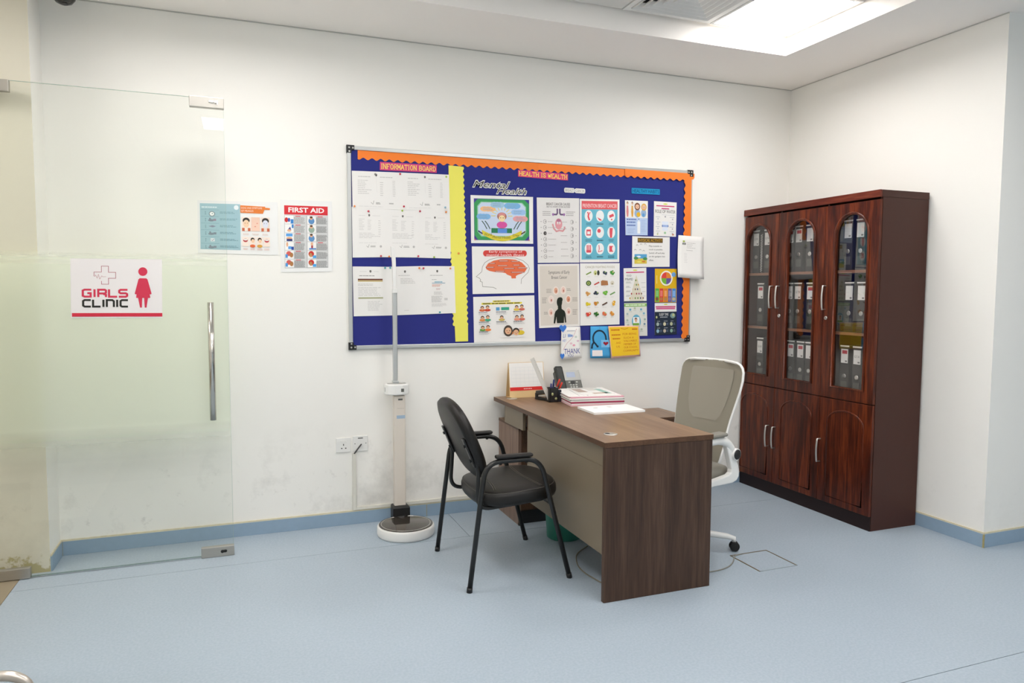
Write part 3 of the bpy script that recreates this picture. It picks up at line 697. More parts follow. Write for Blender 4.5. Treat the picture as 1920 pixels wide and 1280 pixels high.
def crest(k, u, v, r, col='#55534f'):
    ar = k.W/k.H
    k.poly([(u-r, v-r*ar), (u, v-r*ar*1.5), (u+r, v-r*ar), (u+r*.9, v+r*ar*.5), (u, v+r*ar*1.2), (u-r*.9, v+r*ar*.5)], col); k.ell(u, v-r*ar*.1, r*.45, r*ar*.45, '#8d8b86', 8)
def landscape_notice(key, label, y, sd):
    p = paper('notice_sheet', Q[key], y, label, 'notice'); k = Print(Q[key], y); c = '#c9c7c4'
    crest(k, .48, .1, .018); k.lines(.12, .12, .42, .17, 1, c, sd); k.lines(.55, .12, .85, .17, 1, c, sd+1)
    k.lines(.11, .22, .40, .62, 8, c, sd+2, .3, .6); k.lines(.55, .26, .62, .66, 7, c, sd+3, .3, .3); k.lines(.80, .22, .86, .66, 10, c, sd+4, .3, .2)
    k.line([(.48, .2), (.48, .55)], .003, '#d8d6d4')
    k.line([(.36, .83), (.40, .88), (.42, .78)], .006, '#77756f'); k.lines(.46, .82, .57, .88, 2, '#8f8d88', sd+5, .5); k.lines(.72, .82, .82, .87, 1, '#b5b3b0', sd+6, .6)
    k.lines(.12, .93, .6, .95, 1, c, sd+7, .3, 0); k.done(p)
def portrait_notice(key, label, y, sd, mark=True):
    p = paper('notice_sheet', Q[key], y, label, 'notice'); k = Print(Q[key], y); c = '#cdcbc8'
    crest(k, .51, .16, .026); k.lines(.2, .155, .42, .17, 1, c, sd); k.lines(.6, .155, .85, .17, 1, c, sd+1)
    k.lines(.2, .22, .38, .46, 8, c, sd+2, .3, .5); k.lines(.46, .24, .62, .46, 7, c, sd+3, .3, .5); k.lines(.78, .24, .86, .6, 8, c, sd+8, .25, .3); k.lines(.2, .5, .85, .62, 4, c, sd+4, .3, .7)
    k.line([(.42, .77), (.47, .80), (.50, .74)], .009, '#77756f'); k.lines(.54, .76, .72, .80, 2, '#979590', sd+5, .5); k.ell(.85, .78, .035, .025, '#bdbbb8', 10); k.lines(.2, .70, .8, .715, 1, c, sd+6, .4)
    k.done(p)
landscape_notice('L1', 'landscape white notice at top left of the board under INFORMATION BOARD', YB-.0008, 10)
landscape_notice('L2', 'landscape white notice beside the yellow divider in the top row', YB-.0012, 20)
portrait_notice('P1', 'portrait white notice with dark crest at the left of the middle row', YB, 30)
portrait_notice('P2', 'portrait white notice in centre of the middle row behind scale rod', YB+.0006, 40)
portrait_notice('P3', 'portrait white notice in middle row touching the yellow divider', YB-.0004, 50)
p = paper('notice_sheet', Q['Q1'], YB-.0004, 'portrait white notice with brown and olive banner bars, lower left of the board', 'notice'); k = Print(Q['Q1'], YB-.0004)
crest(k, .5, .1, .028); k.lines(.2, .09, .4, .11, 1, '#cfcdca', 1); k.lines(.6, .09, .8, .11, 1, '#cfcdca', 2); k.lines(.18, .175, .62, .195, 1, '#8a8884', 2, .6, 0)
k.rect(.14, .245, .84, .275, '#6d4038'); k.rect(.14, .275, .84, .305, '#c6b27e'); k.lines(.14, .34, .6, .39, 2, '#c6c4c0', 3); k.lines(.14, .41, .84, .6, 6, '#d2d0cd', 4); k.rect(.14, .62, .84, .65, '#a7a883'); k.lines(.4, .69, .84, .9, 7, '#d2d0cd', 5); k.done(p)
p = paper('notice_sheet', Q['Q2'], YB-.0002, 'nearly blank portrait white notice with one short paragraph, lower row', 'notice'); k = Print(Q['Q2'], YB-.0002)
crest(k, .5, .11, .028); k.lines(.3, .17, .66, .2, 1, '#c6c4c0', 1); k.lines(.36, .24, .84, .36, 4, '#c6c4c0', 2, .35); k.lines(.45, .9, .6, .915, 1, '#b5b3b0', 3); k.done(p)
p = paper('notice_sheet', Q['Q3'], YB-.0008, 'portrait white notice with small blue and red heading overlapping the yellow divider', 'notice'); k = Print(Q['Q3'], YB-.0008)
crest(k, .47, .11, .028); k.lines(.25, .185, .64, .2, 1, '#9b9995', 1, .6, 0); k.lines(.3, .27, .5, .29, 1, '#8f8d89', 2); k.lines(.38, .315, .62, .345, 1, '#7fb6c9', 3, .7, 0)
k.rect(.3, .35, .7, .362, '#6a8fa6'); k.lines(.3, .38, .62, .43, 3, '#d9a596', 4, .6); k.lines(.42, .46, .58, .5, 2, '#bf9a9a', 5); k.lines(.35, .53, .66, .6, 3, '#c0beba', 6); k.lines(.27, .62, .62, .76, 8, '#c0beba', 7, .5); k.rect(.66, .67, .76, .72, '#cfcdc9'); k.lines(.27, .78, .75, .85, 4, '#cfcdc9', 8); k.done(p)

# --- mental-health column
q = Q['draw']; p = paper('poster', q, YB, "child's colourful drawing with green border and yellow World Mental Health Day ribbon", 'poster'); k = Print(q, YB)
k.rect(.05, .065, .935, .935, '#46408e')
k.poly([(.11, .075), (.86, .075), (.93, .16), (.93, .83), (.86, .93), (.11, .93), (.055, .83), (.055, .16)], '#3f9a5c')
k.poly([(.16, .13), (.82, .13), (.885, .22), (.885, .76), (.82, .86), (.16, .86), (.1, .76), (.1, .22)], '#8fc8a4'); k.poly([(.17, .145), (.81, .145), (.87, .23), (.87, .75), (.81, .84), (.17, .84), (.115, .75), (.115, .23)], '#c9d6ea')
for a in range(9):
    t = -PI*(a/8.0); k.line([(.49+.10*math.cos(t), .42+.12*math.sin(t)), (.49+.17*math.cos(t), .42+.20*math.sin(t))], .012, '#e2d27a', a == 0)
for cu, cv, ru, rv, c_ in ((.27, .28, .11, .055, '#f0bb84'), (.42, .19, .10, .065, '#9fc3da'), (.66, .205, .12, .065, '#7db4de'), (.76, .335, .11, .06, '#9cc0e6'), (.79, .475, .11, .06, '#e2a0a0'), (.2, .44, .10, .06, '#7fb2dc')):
    for d in (-.5, 0, .5): k.ell(cu+d*ru, cv, ru*.62, rv, c_, 12, d == -.5)
    k.lines(cu-ru*.7, cv-rv*.6, cu+ru*.7, cv+rv*.6, 2, '#86a3bf', int(cu*99), .35)
k.ell(.49, .61, .085, .075, '#d2579c', 14); k.ell(.49, .43, .078, .085, '#b07a6a', 14); k.ell(.49, .40, .055, .05, '#d68f8c', 10); k.ell(.49, .475, .05, .07, '#efd8a6', 14)
k.ell(.47, .46, .008, .01, '#403020', 6); k.ell(.51, .46, .008, .01, '#403020', 6, False)
k.rect(.32, .68, .65, .78, '#2f7a55'); k.rect(.42, .69, .57, .78, '#5f8fd8')
for sx in (-1, 1):
    for d in (0, .05): k.line([(.49+sx*(.19+d), .70), (.49+sx*(.23+d), .60), (.49+sx*(.27+d), .53)], .012, '#2f4a36', d == 0)
rb = [(.17+.64*t/12, .72+.14*math.sin(PI*t/12)) for t in range(13)]
k.poly([(u, v) for u, v in rb]+[(u, v+.095) for u, v in rb[::-1]], '#d9c942')
k.line([(.11, .74), (.18, .80)], .02, '#3d3a6a'); k.line([(.80, .80), (.87, .74)], .02, '#5a4a3a', False)
for wd_, ua, ub, va, vb in (('World', .205, .325, .785, .845), ('Mental', .34, .475, .84, .895), ('Health', .495, .63, .845, .90), ('Day', .665, .765, .80, .86)): k.text(wd_, ua, va, ub, vb, '#4e5a30')
for cu in (.06, .93): k.ell(cu, .925, .012, .018, '#c86a6a', 8)
k.done(p)
q = Q['head']; p = paper('poster', q, YB, 'white poster with orange brain inside head outline and red title bubble', 'poster'); k = Print(q, YB)
pts = [(.27, .12)]; 
k.poly([(.19+.06*math.cos(a), .145+.065*math.sin(a)) if math.cos(a) < 0 and False else (.53+(.31 if math.cos(a) > 0 else -.31)+.045*math.cos(a), .145+.065*math.sin(a)) for a in [2*PI*i/24 for i in range(24)]], '#cf4640')
k.text('Early symptoms of', .27, .085, .81, .14, '#f3e4e0', bold=.0); k.text('mental health illness', .23, .15, .84, .205, '#f3e4e0', bold=.0)
out = [(.15, .53), (.06, .635), (.11, .665), (.13, .70), (.12, .73), (.155, .75), (.155, .80), (.16, .845), (.25, .855), (.33, .865), (.38, .90)]
top = [(.15, .53), (.16, .43), (.2, .34), (.28, .275), (.4, .235), (.55, .225), (.7, .245), (.82, .30), (.90, .39), (.925, .47), (.90, .56), (.84, .63), (.79, .70), (.785, .80)]
k.line(out, .007, '#8f8c84'); k.line(top, .008, '#a09c94')
br_ = [(.21, .44), (.25, .36), (.34, .30), (.45, .27), (.58, .265), (.7, .28), (.8, .34), (.86, .42), (.88, .48), (.85, .54), (.8, .575), (.73, .605), (.70, .63), (.70, .68), (.63, .68), (.62, .63), (.56, .60), (.53, .565), (.48, .55), (.36, .54), (.27, .515), (.225, .48)]
k.poly(br_, '#e27048')
for i, (a, b, wd_) in enumerate(((.27, .345, .10), (.42, .295, .16), (.62, .305, .14), (.40, .395, .17), (.65, .385, .12), (.22, .43, .13), (.50, .455, .18), (.73, .445, .16), (.36, .515, .16), (.62, .54, .22))):
    k.rect(a, b, a+wd_, b+.022, '#9a5a50', i == 0); k.rect(a+.012, b+.005, a+wd_-.012, b+.014, '#e9d6cc', i == 0)
k.done(p)
q = Q['tips']; p = paper('poster', q, YB, 'white poster with yellow headline and small drawings of children at desks', 'poster'); k = Print(q, YB)
k.rect(.31, .09, .60, .125, '#e9d94a'); k.rect(.13, .135, .79, .175, '#e9d94a', False); k.lines(.33, .095, .58, .12, 1, '#6b662c', 1, .8, 0); k.lines(.15, .14, .77, .17, 1, '#6b662c', 2, .8, 0)
for r_ in range(3):
    for c_ in range(3):
        if r_ == 2 and c_ > 0: continue
        u, v = .08+.28*c_, .20+.215*r_
        if (r_, c_) == (0, 1): k.rect(u, v+.04, u+.06, v+.11, '#5aa0cc'); k.rect(u+.085, v+.04, u+.215, v+.105, '#3aa287')
        else:
            s1, s2 = [('#d8683f', '#c7472f'), ('', ''), ('#e0c24a', '#cf6b5b'), ('#d98a4a', '#3fa27c'), ('#c9b05a', '#8a7a3a'), ('#e0917a', '#cf6b5b'), ('#6aa04a', '#e07a3a')][r_*3+c_ if r_ < 2 else 6]
            n_ = 1 if (r_, c_) == (1, 1) else 2
            for d in range(n_):
                uu = u+.06+.085*d+(.03 if n_ == 1 else 0); k.ell(uu, v+.095, .05, .03, (s1, s2)[d], 12); k.face(uu, v+.05-.012*d, .026, '#e3b48f', '#3a2c28')
        k.lines(u, v+.13, u+.17, v+.15, 1, '#7b7c84', r_*3+c_, .8, .2); k.lines(u, v+.155, u+.2, v+.2, 3, '#bdbcba', r_*7+c_, .4)
k.ell(.56, .80, .075, .06, '#e08a4a', 14); k.ell(.75, .80, .07, .05, '#dec23c', 14); k.rect(.44, .86, .86, .9, '#eceae6'); k.face(.55, .745, .06, '#e3b48f', '#4a4038', None, True); k.face(.68, .785, .05, '#e3b48f', '#3a342f')
k.lines(.73, .70, .8, .74, 2, '#c96a5e', 4); k.done(p)

# --- breast-cancer quartet
q = Q['causes']; p = paper('poster', q, YB, 'pale grey poster with pink ribbon figure and two columns of small round icons', 'poster', ink('#e3e0dd')); k = Print(q, YB)
k.text('BREAST CANCER CAUSES', .22, .075, .78, .115, '#55504e', bold=.0); k.text('ARE YOU AWARE OF RISK FACTORS?', .22, .125, .78, .15, '#6b6664')
for sx in (-1, 1): k.line([(.505+sx*.03, .165), (.505+sx*.03, .235), (.505+sx*.05, .255), (.505+sx*.12, .255)], .035, '#6f5a78'); k.ell(.505+sx*.13, .255, .025, .022, '#9c6fa6', 10)
k.lines(.13, .20, .33, .28, 3, '#a9a4a2', 3, .4); k.lines(.68, .20, .92, .28, 3, '#a9a4a2', 4, .4)
k.line([(.36, .40), (.39, .47), (.45, .515), (.52, .50), (.6, .51), (.65, .47), (.64, .44)], .035, '#d79a9c'); k.ell(.505, .40, .085, .085, '#dc9aa0', 18); k.ell(.505, .35, .05, .03, '#b0708a', 12); k.ell(.485, .385, .018, .02, '#f3f0ee', 8); k.ell(.53, .385, .018, .02, '#f3f0ee', 8, False); k.ell(.49, .388, .007, .009, '#333030', 6); k.ell(.525, .388, .007, .009, '#333030', 6, False)
for i in range(7):
    v = .365+.09*i; k.ell(.18, v, .04, .033, '#8f8b88', 12, i == 0); k.ell(.18, v, .032, .026, '#e3e0dd' if i != 2 else '#4a4644', 12, i == 0); k.ell(.19, v, .012, .012, '#8f8b88', 6, i == 0); k.rect(.08, v-.006, .1, v+.006, '#9b9794', False); k.lines(.25, v-.006, .47, v+.006, 1, '#b3aeab', i, .6, .6)
for i in range(6):
    v = .37+.105*i; k.ell(.82, v, .04, .033, '#8f8b88', 12, i == 0); k.ell(.815, v, .032, .026, '#e3e0dd', 12, i == 0); k.ell(.83, v, .012, .012, '#8f8b88', 6, i == 0); k.rect(.91, v-.006, .925, v+.006, '#9b9794', False); k.lines(.55, v-.006, .75, v+.006, 1, '#b3aeab', i+9, .6, .5)
k.done(p)
q = Q['prev']; p = paper('poster', q, YB, 'blue and red poster headed PREVENTION BREAST CANCER with nine white ovals', 'poster'); k = Print(q, YB)
k.rect(.045, .03, .95, .16, '#de5f63'); k.rect(.045, .16, .95, .955, '#6bb6ca', False); k.text('PREVENTION BREAST CANCER', .07, .075, .93, .135, '#f6e2e0', bold=.0)
for r_ in range(3):
    for c_ in range(3):
        u, v = .22+.285*c_, .265+.26*r_; k.ell(u, v, .10, .09, '#eef0ee', 20, r_+c_ == 0)
        i = r_*3+c_; R_ = '#dd5560'
        if i == 0: k.ell(u-.02, v-.05, .018, .015, R_, 8); k.line([(u, v-.04), (u-.01, v+.01), (u+.02, v+.07)], .04, R_); k.line([(u, v-.02), (u+.04, v-.06)], .02, R_)
        elif i == 1: k.poly([(u-.07, v+.02), (u+.02, v+.05), (u+.05, v+.075), (u-.02, v+.07)], R_)
        elif i == 2: k.poly([(u-.06, v-.01), (u+.05, v-.04), (u+.07, v), (u-.04, v+.03)], R_); k.ell(u+.01, v+.055, .02, .014, R_, 8)
        elif i == 3: k.rect(u-.055, v-.045, u+.055, v+.05, R_); k.rect(u-.035, v-.015, u+.035, v+.03, '#eef0ee')
        elif i == 4: k.ell(u-.025, v-.025, .045, .032, R_, 12)
        elif i == 5: k.poly([(u-.04, v-.07), (u+.04, v-.07), (u+.03, v), (u+.02, v+.085), (u-.03, v+.085), (u-.045, v)], R_)
        elif i == 6: k.rect(u-.06, v+.02, u+.06, v+.06, R_); [k.rect(u-.05+.04*j, v-.06, u-.025+.04*j, v+.03, R_, False) for j in range(3)]
        elif i == 7: k.line([(u-.03, v-.06), (u-.02, v+.0), (u-.04, v+.05), (u+.06, v+.03)], .018, R_)
        else: k.rect(u-.05, v-.045, u+.05, v+.05, R_); k.ell(u+.05, v, .03, .04, '#eef0ee', 10)
        k.lines(u-.09, v+.105, u+.09, v+.15, 2 if i in (0, 2, 3, 5, 6, 8) else 1, '#3f6f80', i, .45, .4, True)
k.done(p)
q = Q['symp']; p = paper('poster', q, YB, 'beige poster titled Symptoms of Early Breast Cancer with dark silhouette', 'poster', ink('#e8e4df')); k = Print(q, YB)
k.rect(.04, .03, .955, .965, '#d8d0c5'); k.text('Symptoms of Early', .25, .105, .76, .17, '#57544e', bold=.0); k.text('Breast Cancer', .32, .185, .70, .235, '#57544e', bold=.0)
for u, v, c_ in ((.42, .42, '#dda88a'), (.60, .415, '#e5c4b6'), (.30, .56, '#e5d3ca'), (.72, .56, '#d99a7c'), (.29, .76, '#e3c3b4'), (.72, .755, '#e3c3b4')):
    k.ell(u, v, .07, .067, '#e9dcd2', 16); k.ell(u, v, .046, .047, c_, 12); k.ell(u+.006, v+.01, .016, .022, '#b9705c', 8)
for u0, v0, n_ in ((.19, .385, 3), (.68, .385, 2), (.08, .52, 4), (.82, .53, 3), (.12, .745, 2), (.82, .72, 4)): k.lines(u0, v0, u0+.13, v0+.024*n_, n_, '#9a938b', n_, .4)
k.ell(.50, .605, .066, .078, '#23281f', 18); k.ell(.53, .565, .05, .04, '#23281f', 12, False); k.rect(.46, .65, .55, .74, '#23281f', False)
k.poly([(.46, .71), (.55, .71), (.62, .745), (.645, .79), (.66, .93), (.63, .935), (.61, .83), (.60, .935), (.43, .935), (.42, .83), (.385, .94), (.35, .935), (.375, .79), (.40, .745)], '#23281f', False)
k.done(p)
q = Q['foods']; p = paper('poster', q, YB, 'white poster headed CANCER FIGHTING FOODS with rows of fruit and vegetables', 'poster'); k = Print(q, YB)
k.text('CANCER FIGHTING FOODS', .13, .045, .87, .08, '#a9a283', bold=.0)
FC = [['#7e9a4e', '#5f6e3a', '#3a4656', '#4a8f3e'], ['#3d5a2f', '#c0453c', '#a9744a', '#d9d2c0'], ['#d29a56', '#3b4250', '#6db33f', '#6f9a5c'], ['#d8c32e', '#c98332', '#5b4030', '#e2a92e'], ['#cf4538', '#2f6a2c', '#d8704a', '#d6903c']]
for r_ in range(5):
    for c_ in range(4):
        u, v, c = .21+.2*c_, .155+.165*r_, FC[r_][c_]; rd = random.Random(r_*4+c_)
        if (r_, c_) in ((0, 0), (1, 1), (3, 2), (2, 3)): k.poly([(u-.07, v+.02), (u+.06, v-.025), (u+.075, v-.005), (u-.05, v+.035)], c)
        elif (r_, c_) == (0, 1): k.ell(u-.03, v, .04, .04, '#c9cf88', 14); k.ell(u-.025, v+.012, .016, .016, '#6a5a30', 8); k.ell(u+.045, v, .032, .042, '#3a3f34', 14)
        elif (r_, c_) == (1, 0): k.ell(u, v, .065, .043, c, 16); k.ell(u, v, .04, .026, '#9fae62', 12); k.ell(u, v, .018, .014, '#5c7038', 8)
        elif (r_, c_) == (1, 2): k.poly([(u-.09, v-.03), (u-.05, v-.045), (u+.08, v-.035), (u+.095, v+.035), (u-.085, v+.04)], c)
        elif (r_, c_) == (1, 3): k.ell(u, v, .05, .035, c, 12); k.ell(u, v+.012, .02, .01, '#8a8460', 8)
        else:
            for j in range(5): k.ell(u+rd.uniform(-.045, .045), v+rd.uniform(-.02, .022), rd.uniform(.024, .04), rd.uniform(.017, .026), c, 10, j == 0)
            k.ell(u+.02, v-.012, .018, .012, '#f0d9a0' if c_ in (0, 3) else '#9dbb6a', 8)
        k.lines(u-.055, v+.055, u+.055, v+.066, 1, '#cfccc4', r_*4+c_, .6, .4, True)
k.done(p)

# --- healthy-habits group
q = Q['girls']; p = paper('poster', q, YB, 'small poster of drawn children above a pale blue panel with white bottle', 'poster'); k = Print(q, YB)
k.rect(.0, .5, 1, 1, '#b9cbe8'); k.lines(.06, .52, .5, .57, 1, '#5a6fae', 1, .7, .1); k.lines(.06, .60, .5, .65, 1, '#5a6fae', 2, .7, .1); k.lines(.06, .69, .46, .74, 1, '#5a6fae', 3, .7, .1); k.lines(.1, .8, .46, .95, 3, '#93a9d0', 4, .3); k.lines(.7, .55, .95, .9, 8, '#9db3d6', 5, .3)
k.rect(.53, .6, .66, .95, '#eef0f2'); k.rect(.565, .545, .63, .6, '#dfe3ea'); k.rect(.575, .52, .62, .55, '#5a6f9e')
for u, h_, s_, w_ in ((.1, '#40302c', '#d98a8a', .05), (.31, '#40302c', '#d8a24a', .05)):
    k.poly([(u-.03, .15), (u+.03, .15), (u+.05, .33), (u+.03, .47), (u-.03, .47), (u-.05, .33)], s_); k.ell(u, .08, .04, .045, h_, 10); k.ell(u-.005, .09, .028, .035, '#eac0a0', 10)
k.ell(.53, .36, .13, .13, '#9bb3cf', 14); k.ell(.81, .36, .12, .12, '#9bb3cf', 14); k.face(.53, .16, .10, '#eac0a0', '#7a4a30', None, True); k.face(.82, .17, .095, '#eac0a0', '#dcae52', None, True); k.ell(.58, .40, .09, .07, '#e2b42e', 12); k.ell(.80, .41, .06, .05, '#5f9bd0', 12); k.done(p)
def pink_head(k, n_=1):
    k.ell(.5, .065, .10, .018, '#cdd63f', 12)
    for i in range(n_): k.rect(.1 if i == 0 else .33, .11+.075*i, .9 if i == 0 else .67, .14+.075*i, '#c9376f', False)
q = Q['water']; p = paper('poster', q, YB, 'small white sheet titled ROLE OF WATER with pink rules', 'poster'); k = Print(q, YB)
pink_head(k, 2); k.text('ROLE OF WATER', .06, .235, .95, .33, '#3d3b3b', bold=.0); k.lines(.35, .37, .95, .39, 1, '#c3c5c9', 1, .5)
k.poly([(.36, .57), (.64, .57), (.62, .83), (.38, .83)], '#dfe6f1'); k.ell(.39, .7, .035, .035, '#5874b0', 10); k.ell(.62, .7, .035, .035, '#5874b0', 10, False); k.rect(.39, .67, .62, .73, '#9db3dc', False); k.ell(.5, .43, .03, .025, '#8f9298', 8); k.ell(.5, .9, .05, .035, '#9cc79a', 8); k.ell(.86, .94, .05, .03, '#c98a6a', 8); k.ell(.17, .94, .03, .03, '#c3cc8a', 8)
for v in (.43, .58, .71, .84): k.lines(.08, v, .3, v+.03, 1, '#b9bcc2', int(v*99), .5, .2); k.lines(.7, v, .93, v+.03, 1, '#b9bcc2', int(v*77), .5, .2); k.ell(.18, v+.07, .03, .022, '#c9ccd2', 8); k.ell(.83, v+.07, .03, .022, '#b3b0b6', 8)
k.done(p)
q = Q['phys']; p = paper('poster', q, YB-.0006, 'landscape white sheet titled PHYSICAL ACTIVITY in brown with small beach picture', 'poster'); k = Print(q, YB-.0006)
k.rect(.14, .05, .81, .20, '#5d4a26'); k.text('PHYSICAL ACTIVITY', .155, .075, .80, .175, '#c89a2f', bold=.0)
for i, (u, v) in enumerate(((.13, .30), (.23, .27), (.34, .26), (.08, .45), (.21, .45), (.30, .48))): k.ell(u, v, .028, .035, '#a5a3a0', 10); k.ell(u, v+.012, .022, .03, '#eceae6', 10)
k.rect(.06, .58, .385, .89, '#5aa3cf'); k.ell(.17, .66, .06, .03, '#e6eef4', 10); k.rect(.06, .72, .385, .89, '#d6c04e', False); k.ell(.1, .71, .06, .05, '#4f8f58', 10); k.ell(.34, .73, .06, .05, '#4f8f58', 10); k.ell(.3, .82, .05, .03, '#c9803a', 8); k.ell(.18, .83, .06, .03, '#e2d46a', 8)
for i, t in enumerate(('Play outside as', 'much as possible.', 'Switch off and play', 'on the gadgets less', 'often.')): k.text(t, .44, .285+.115*i, .44+(.34, .37, .42, .43, .13)[i], .345+.115*i, '#6f6d6a')
k.done(p)
q = Q['pyr']; p = paper('poster', q, YB, 'small white sheet with FOOD PYRAMID drawing and pink rule', 'poster'); k = Print(q, YB)
pink_head(k); k.text('FOOD', .13, .19, .33, .25, '#45484e'); k.text('PYRAMID', .06, .29, .40, .36, '#45484e')
k.rect(.0, .965, 1, 1, '#3a4a5c'); k.poly([(.55, .2), (.87, .965), (.23, .965)], '#ded8c4')
rd = random.Random(3)
for r_ in range(5):
    v = .36+.13*r_; hw = .05+.075*r_
    for j in range(2+r_): k.ell(.55-hw+2*hw*(j+.5)/(2+r_), v, .03, .03, rd.choice(['#a8423e', '#6f8f4a', '#c9a24a', '#8a6a50', '#d8c8a8', '#5a5f78', '#b05a7a']), 8, j == 0)
    if r_: k.rect(.08, v-.06, .36-.03*r_, v-.053, '#8f8f90', False); k.rect(.74+.02*r_, v-.06, .95, v-.053, '#8f8f90', False); k.lines(.10, v-.095, .30, v-.072, 1, '#9c9c9c', r_, .6)
k.done(p)
q = Q['hydr']; p = paper('poster', q, YB+.0002, 'pale poster with light green heading and child portrait in a blue arch', 'poster', ink('#dfe0d8')); k = Print(q, YB+.0002)
k.rect(.0, .02, 1, .11, '#8bbb62'); k.lines(.06, .04, .94, .09, 1, '#e6efda', 2, .7, 0); k.ell(.52, .56, .2, .21, '#67aec9', 20); k.rect(.38, .43, .66, .70, '#eef0ee'); k.ell(.5, .49, .06, .045, '#5a3d2e', 10); k.ell(.5, .53, .05, .055, '#dfae8c', 12); k.rect(.36, .61, .64, .68, '#7fae4a')
for u, v, c_ in ((.26, .2, '#6aaac8'), (.46, .16, '#b8c4a8'), (.74, .2, '#6aaac8'), (.86, .32, '#7fb6d0'), (.13, .33, '#a8bcc0'), (.9, .5, '#9ab0a8'), (.12, .52, '#b0c0b0'), (.88, .64, '#7f9ab0'), (.15, .66, '#b8bcb0'), (.74, .8, '#b0bca8'), (.2, .82, '#b0bca8')): k.ell(u, v, .05, .035, c_, 8); k.lines(u-.08, v+.045, u+.08, v+.08, 2, '#b5bab0', int(u*99), .4, .4, True)
k.done(p)
q = Q['plate']; p = paper('poster', q, YB, 'yellow sheet with round four-coloured food plate above coloured columns', 'poster', ink('#e0b420')); k = Print(q, YB)
k.ell(.52, .29, .30, .235, '#cda63a', 24); k.ell(.52, .28, .29, .225, '#f2ede0', 24)
for a0, c_ in ((PI, '#d9463f'), (1.5*PI, '#e08632'), (0, '#6a5a9e'), (PI/2, '#76b33e')):
    k.poly([(.52, .28)]+[(.52+.23*math.cos(a0+PI/2*i/8), .28+.18*math.sin(a0+PI/2*i/8)) for i in range(9)], c_, a0 == PI)
k.ell(.86, .17, .10, .07, '#6fa3d8', 12); k.rect(.07, .2, .10, .44, '#f0dc8a')
for i, c_ in enumerate(('#5fae4c', '#d2463e', '#dd7d32', '#6a5a9c', '#4a86cc')): k.rect(.02+.193*i, .585, .193+.193*i, .985, c_, i == 0); k.rect(.05+.193*i, .65, .16+.193*i, .82, '#f0e8dc' if i == 9 else ['#8cc47a', '#e27a70', '#e8a468', '#9488bc', '#82aee0'][i], i == 0); k.ell(.10+.193*i, .9, .07, .055, ['#8a5a3a', '#c07a48', '#b88a50', '#8a7aa0', '#c8b890'][i], 10, i == 0)
k.done(p)
q = Q['sleep']; p = paper('poster', q, YB, 'small sheet with dark navy SLEEP TIME panel below pink rules', 'poster'); k = Print(q, YB)
k.ell(.5, .045, .09, .018, '#cdd63f', 10); k.rect(.04, .1, .95, .135, '#c9376f'); k.rect(.06, .145, .93, .20, '#d96a96', False); k.rect(.0, .275, 1, 1, '#27313f'); k.text('SLEEP TIME', .2, .32, .62, .40, '#e6e6e2', bold=.0); k.lines(.24, .425, .58, .46, 1, '#b9bcc0', 1, .7, 0); k.ell(.82, .4, .12, .085, '#7f9a98', 12); k.ell(.85, .38, .05, .05, '#c3c58a', 10); k.ell(.08, .44, .035, .04, '#c9c98a', 8)
for r_ in range(2):
    for c_ in range(3):
        u, v = .13+.31*c_, .66+.215*r_; k.ell(u, v, .065, .06, ['#a9b8b4', '#d0c8a8', '#b9bc9a', '#8fb4c8', '#c2b4a4', '#8fb0a0'][r_*3+c_], 10); k.lines(u+.09, v-.04, u+.19, v+.04, 4, '#6f7f9c', r_*3+c_, .4); k.lines(u-.03, v-.105, u+.15, v-.08, 1, '#b9bcc4', c_, .6)
k.done(p)

# loose sheet hanging off the right edge, bowed away from the wall
def bowed(name, quad, label, cat, yfun, mt, nu=6, nv=8):
    m_ = MB(); pr = Print(quad, 0); vs = []
    for j in range(nv+1):
        for i in range(nu+1):
            x, z = pr.P(i/nu, j/nv); vs.append((x, yfun(i/nu, j/nv), z))
    n1 = len(vs); vs += [(a, b+.0006, c) for a, b, c in vs]; w_ = nu+1
    fs = [(j*w_+i, j*w_+i+1, (j+1)*w_+i+1, (j+1)*w_+i) for j in range(nv) for i in range(nu)]
    fs += [tuple(n1+q for q in f[::-1]) for f in fs]
    rim = [i for i in range(nu)]+[j*w_+nu for j in range(nv)]+[nv*w_+nu-i for i in range(nu)]+[(nv-j)*w_ for j in range(nv)]
    fs += [(rim[i], n1+rim[i], n1+rim[(i+1) % len(rim)], rim[(i+1) % len(rim)]) for i in range(len(rim))]
    m_.add(vs, fs, mt, True); cx = sum(q_[0] for q_ in quad)/4
    return solo(name, m_, label, cat, (cx, -.03, min(q_[1] for q_ in quad)))
def drape(pr, yfun, parent, name='print'):
    # move flat ink onto a bowed sheet: y taken from the sheet at each vertex
    q_ = pr.q; x0 = min(p[0] for p in q_); x1 = max(p[0] for p in q_); z1 = max(p[1] for p in q_); z0 = min(p[1] for p in q_)
    pr.mb.v = [(x, yfun((x-x0)/(x1-x0), (z1-z)/(z1-z0))+(y-pr.y), z) for x, y, z in pr.mb.v]
    return pr.done(parent, name)
q = Q['loose']; yf = lambda u, v: -.0240-.030*v*v-.006*u
p = bowed('notice_sheet', q, 'loose white sheet overhanging the right edge of the board', 'notice', yf, M_PAPER)
k = Print(q, 0); k.rect(.17, .17, .30, .215, '#2f302c'); k.ell(.22, .135, .05, .022, '#9db04e', 8); k.lines(.19, .18, .28, .208, 2, '#d8d8d4', 3, .6, 0); k.lines(.34, .15, .72, .30, 4, '#b5b3b0', 4, .25, .5); k.lines(.33, .335, .58, .35, 1, '#9a9895', 5, .5, 0); k.lines(.25, .40, .40, .82, 12, '#d0cecb', 6, .25, .4); drape(k, yf, p)
q = Q['thank']; yf2 = lambda u, v: -.0225-.012*v
p = bowed('greeting_card', q, 'white handwritten THANK YOU letter with drawn pink flowers hanging below the board', 'card', yf2, M_PAPER)
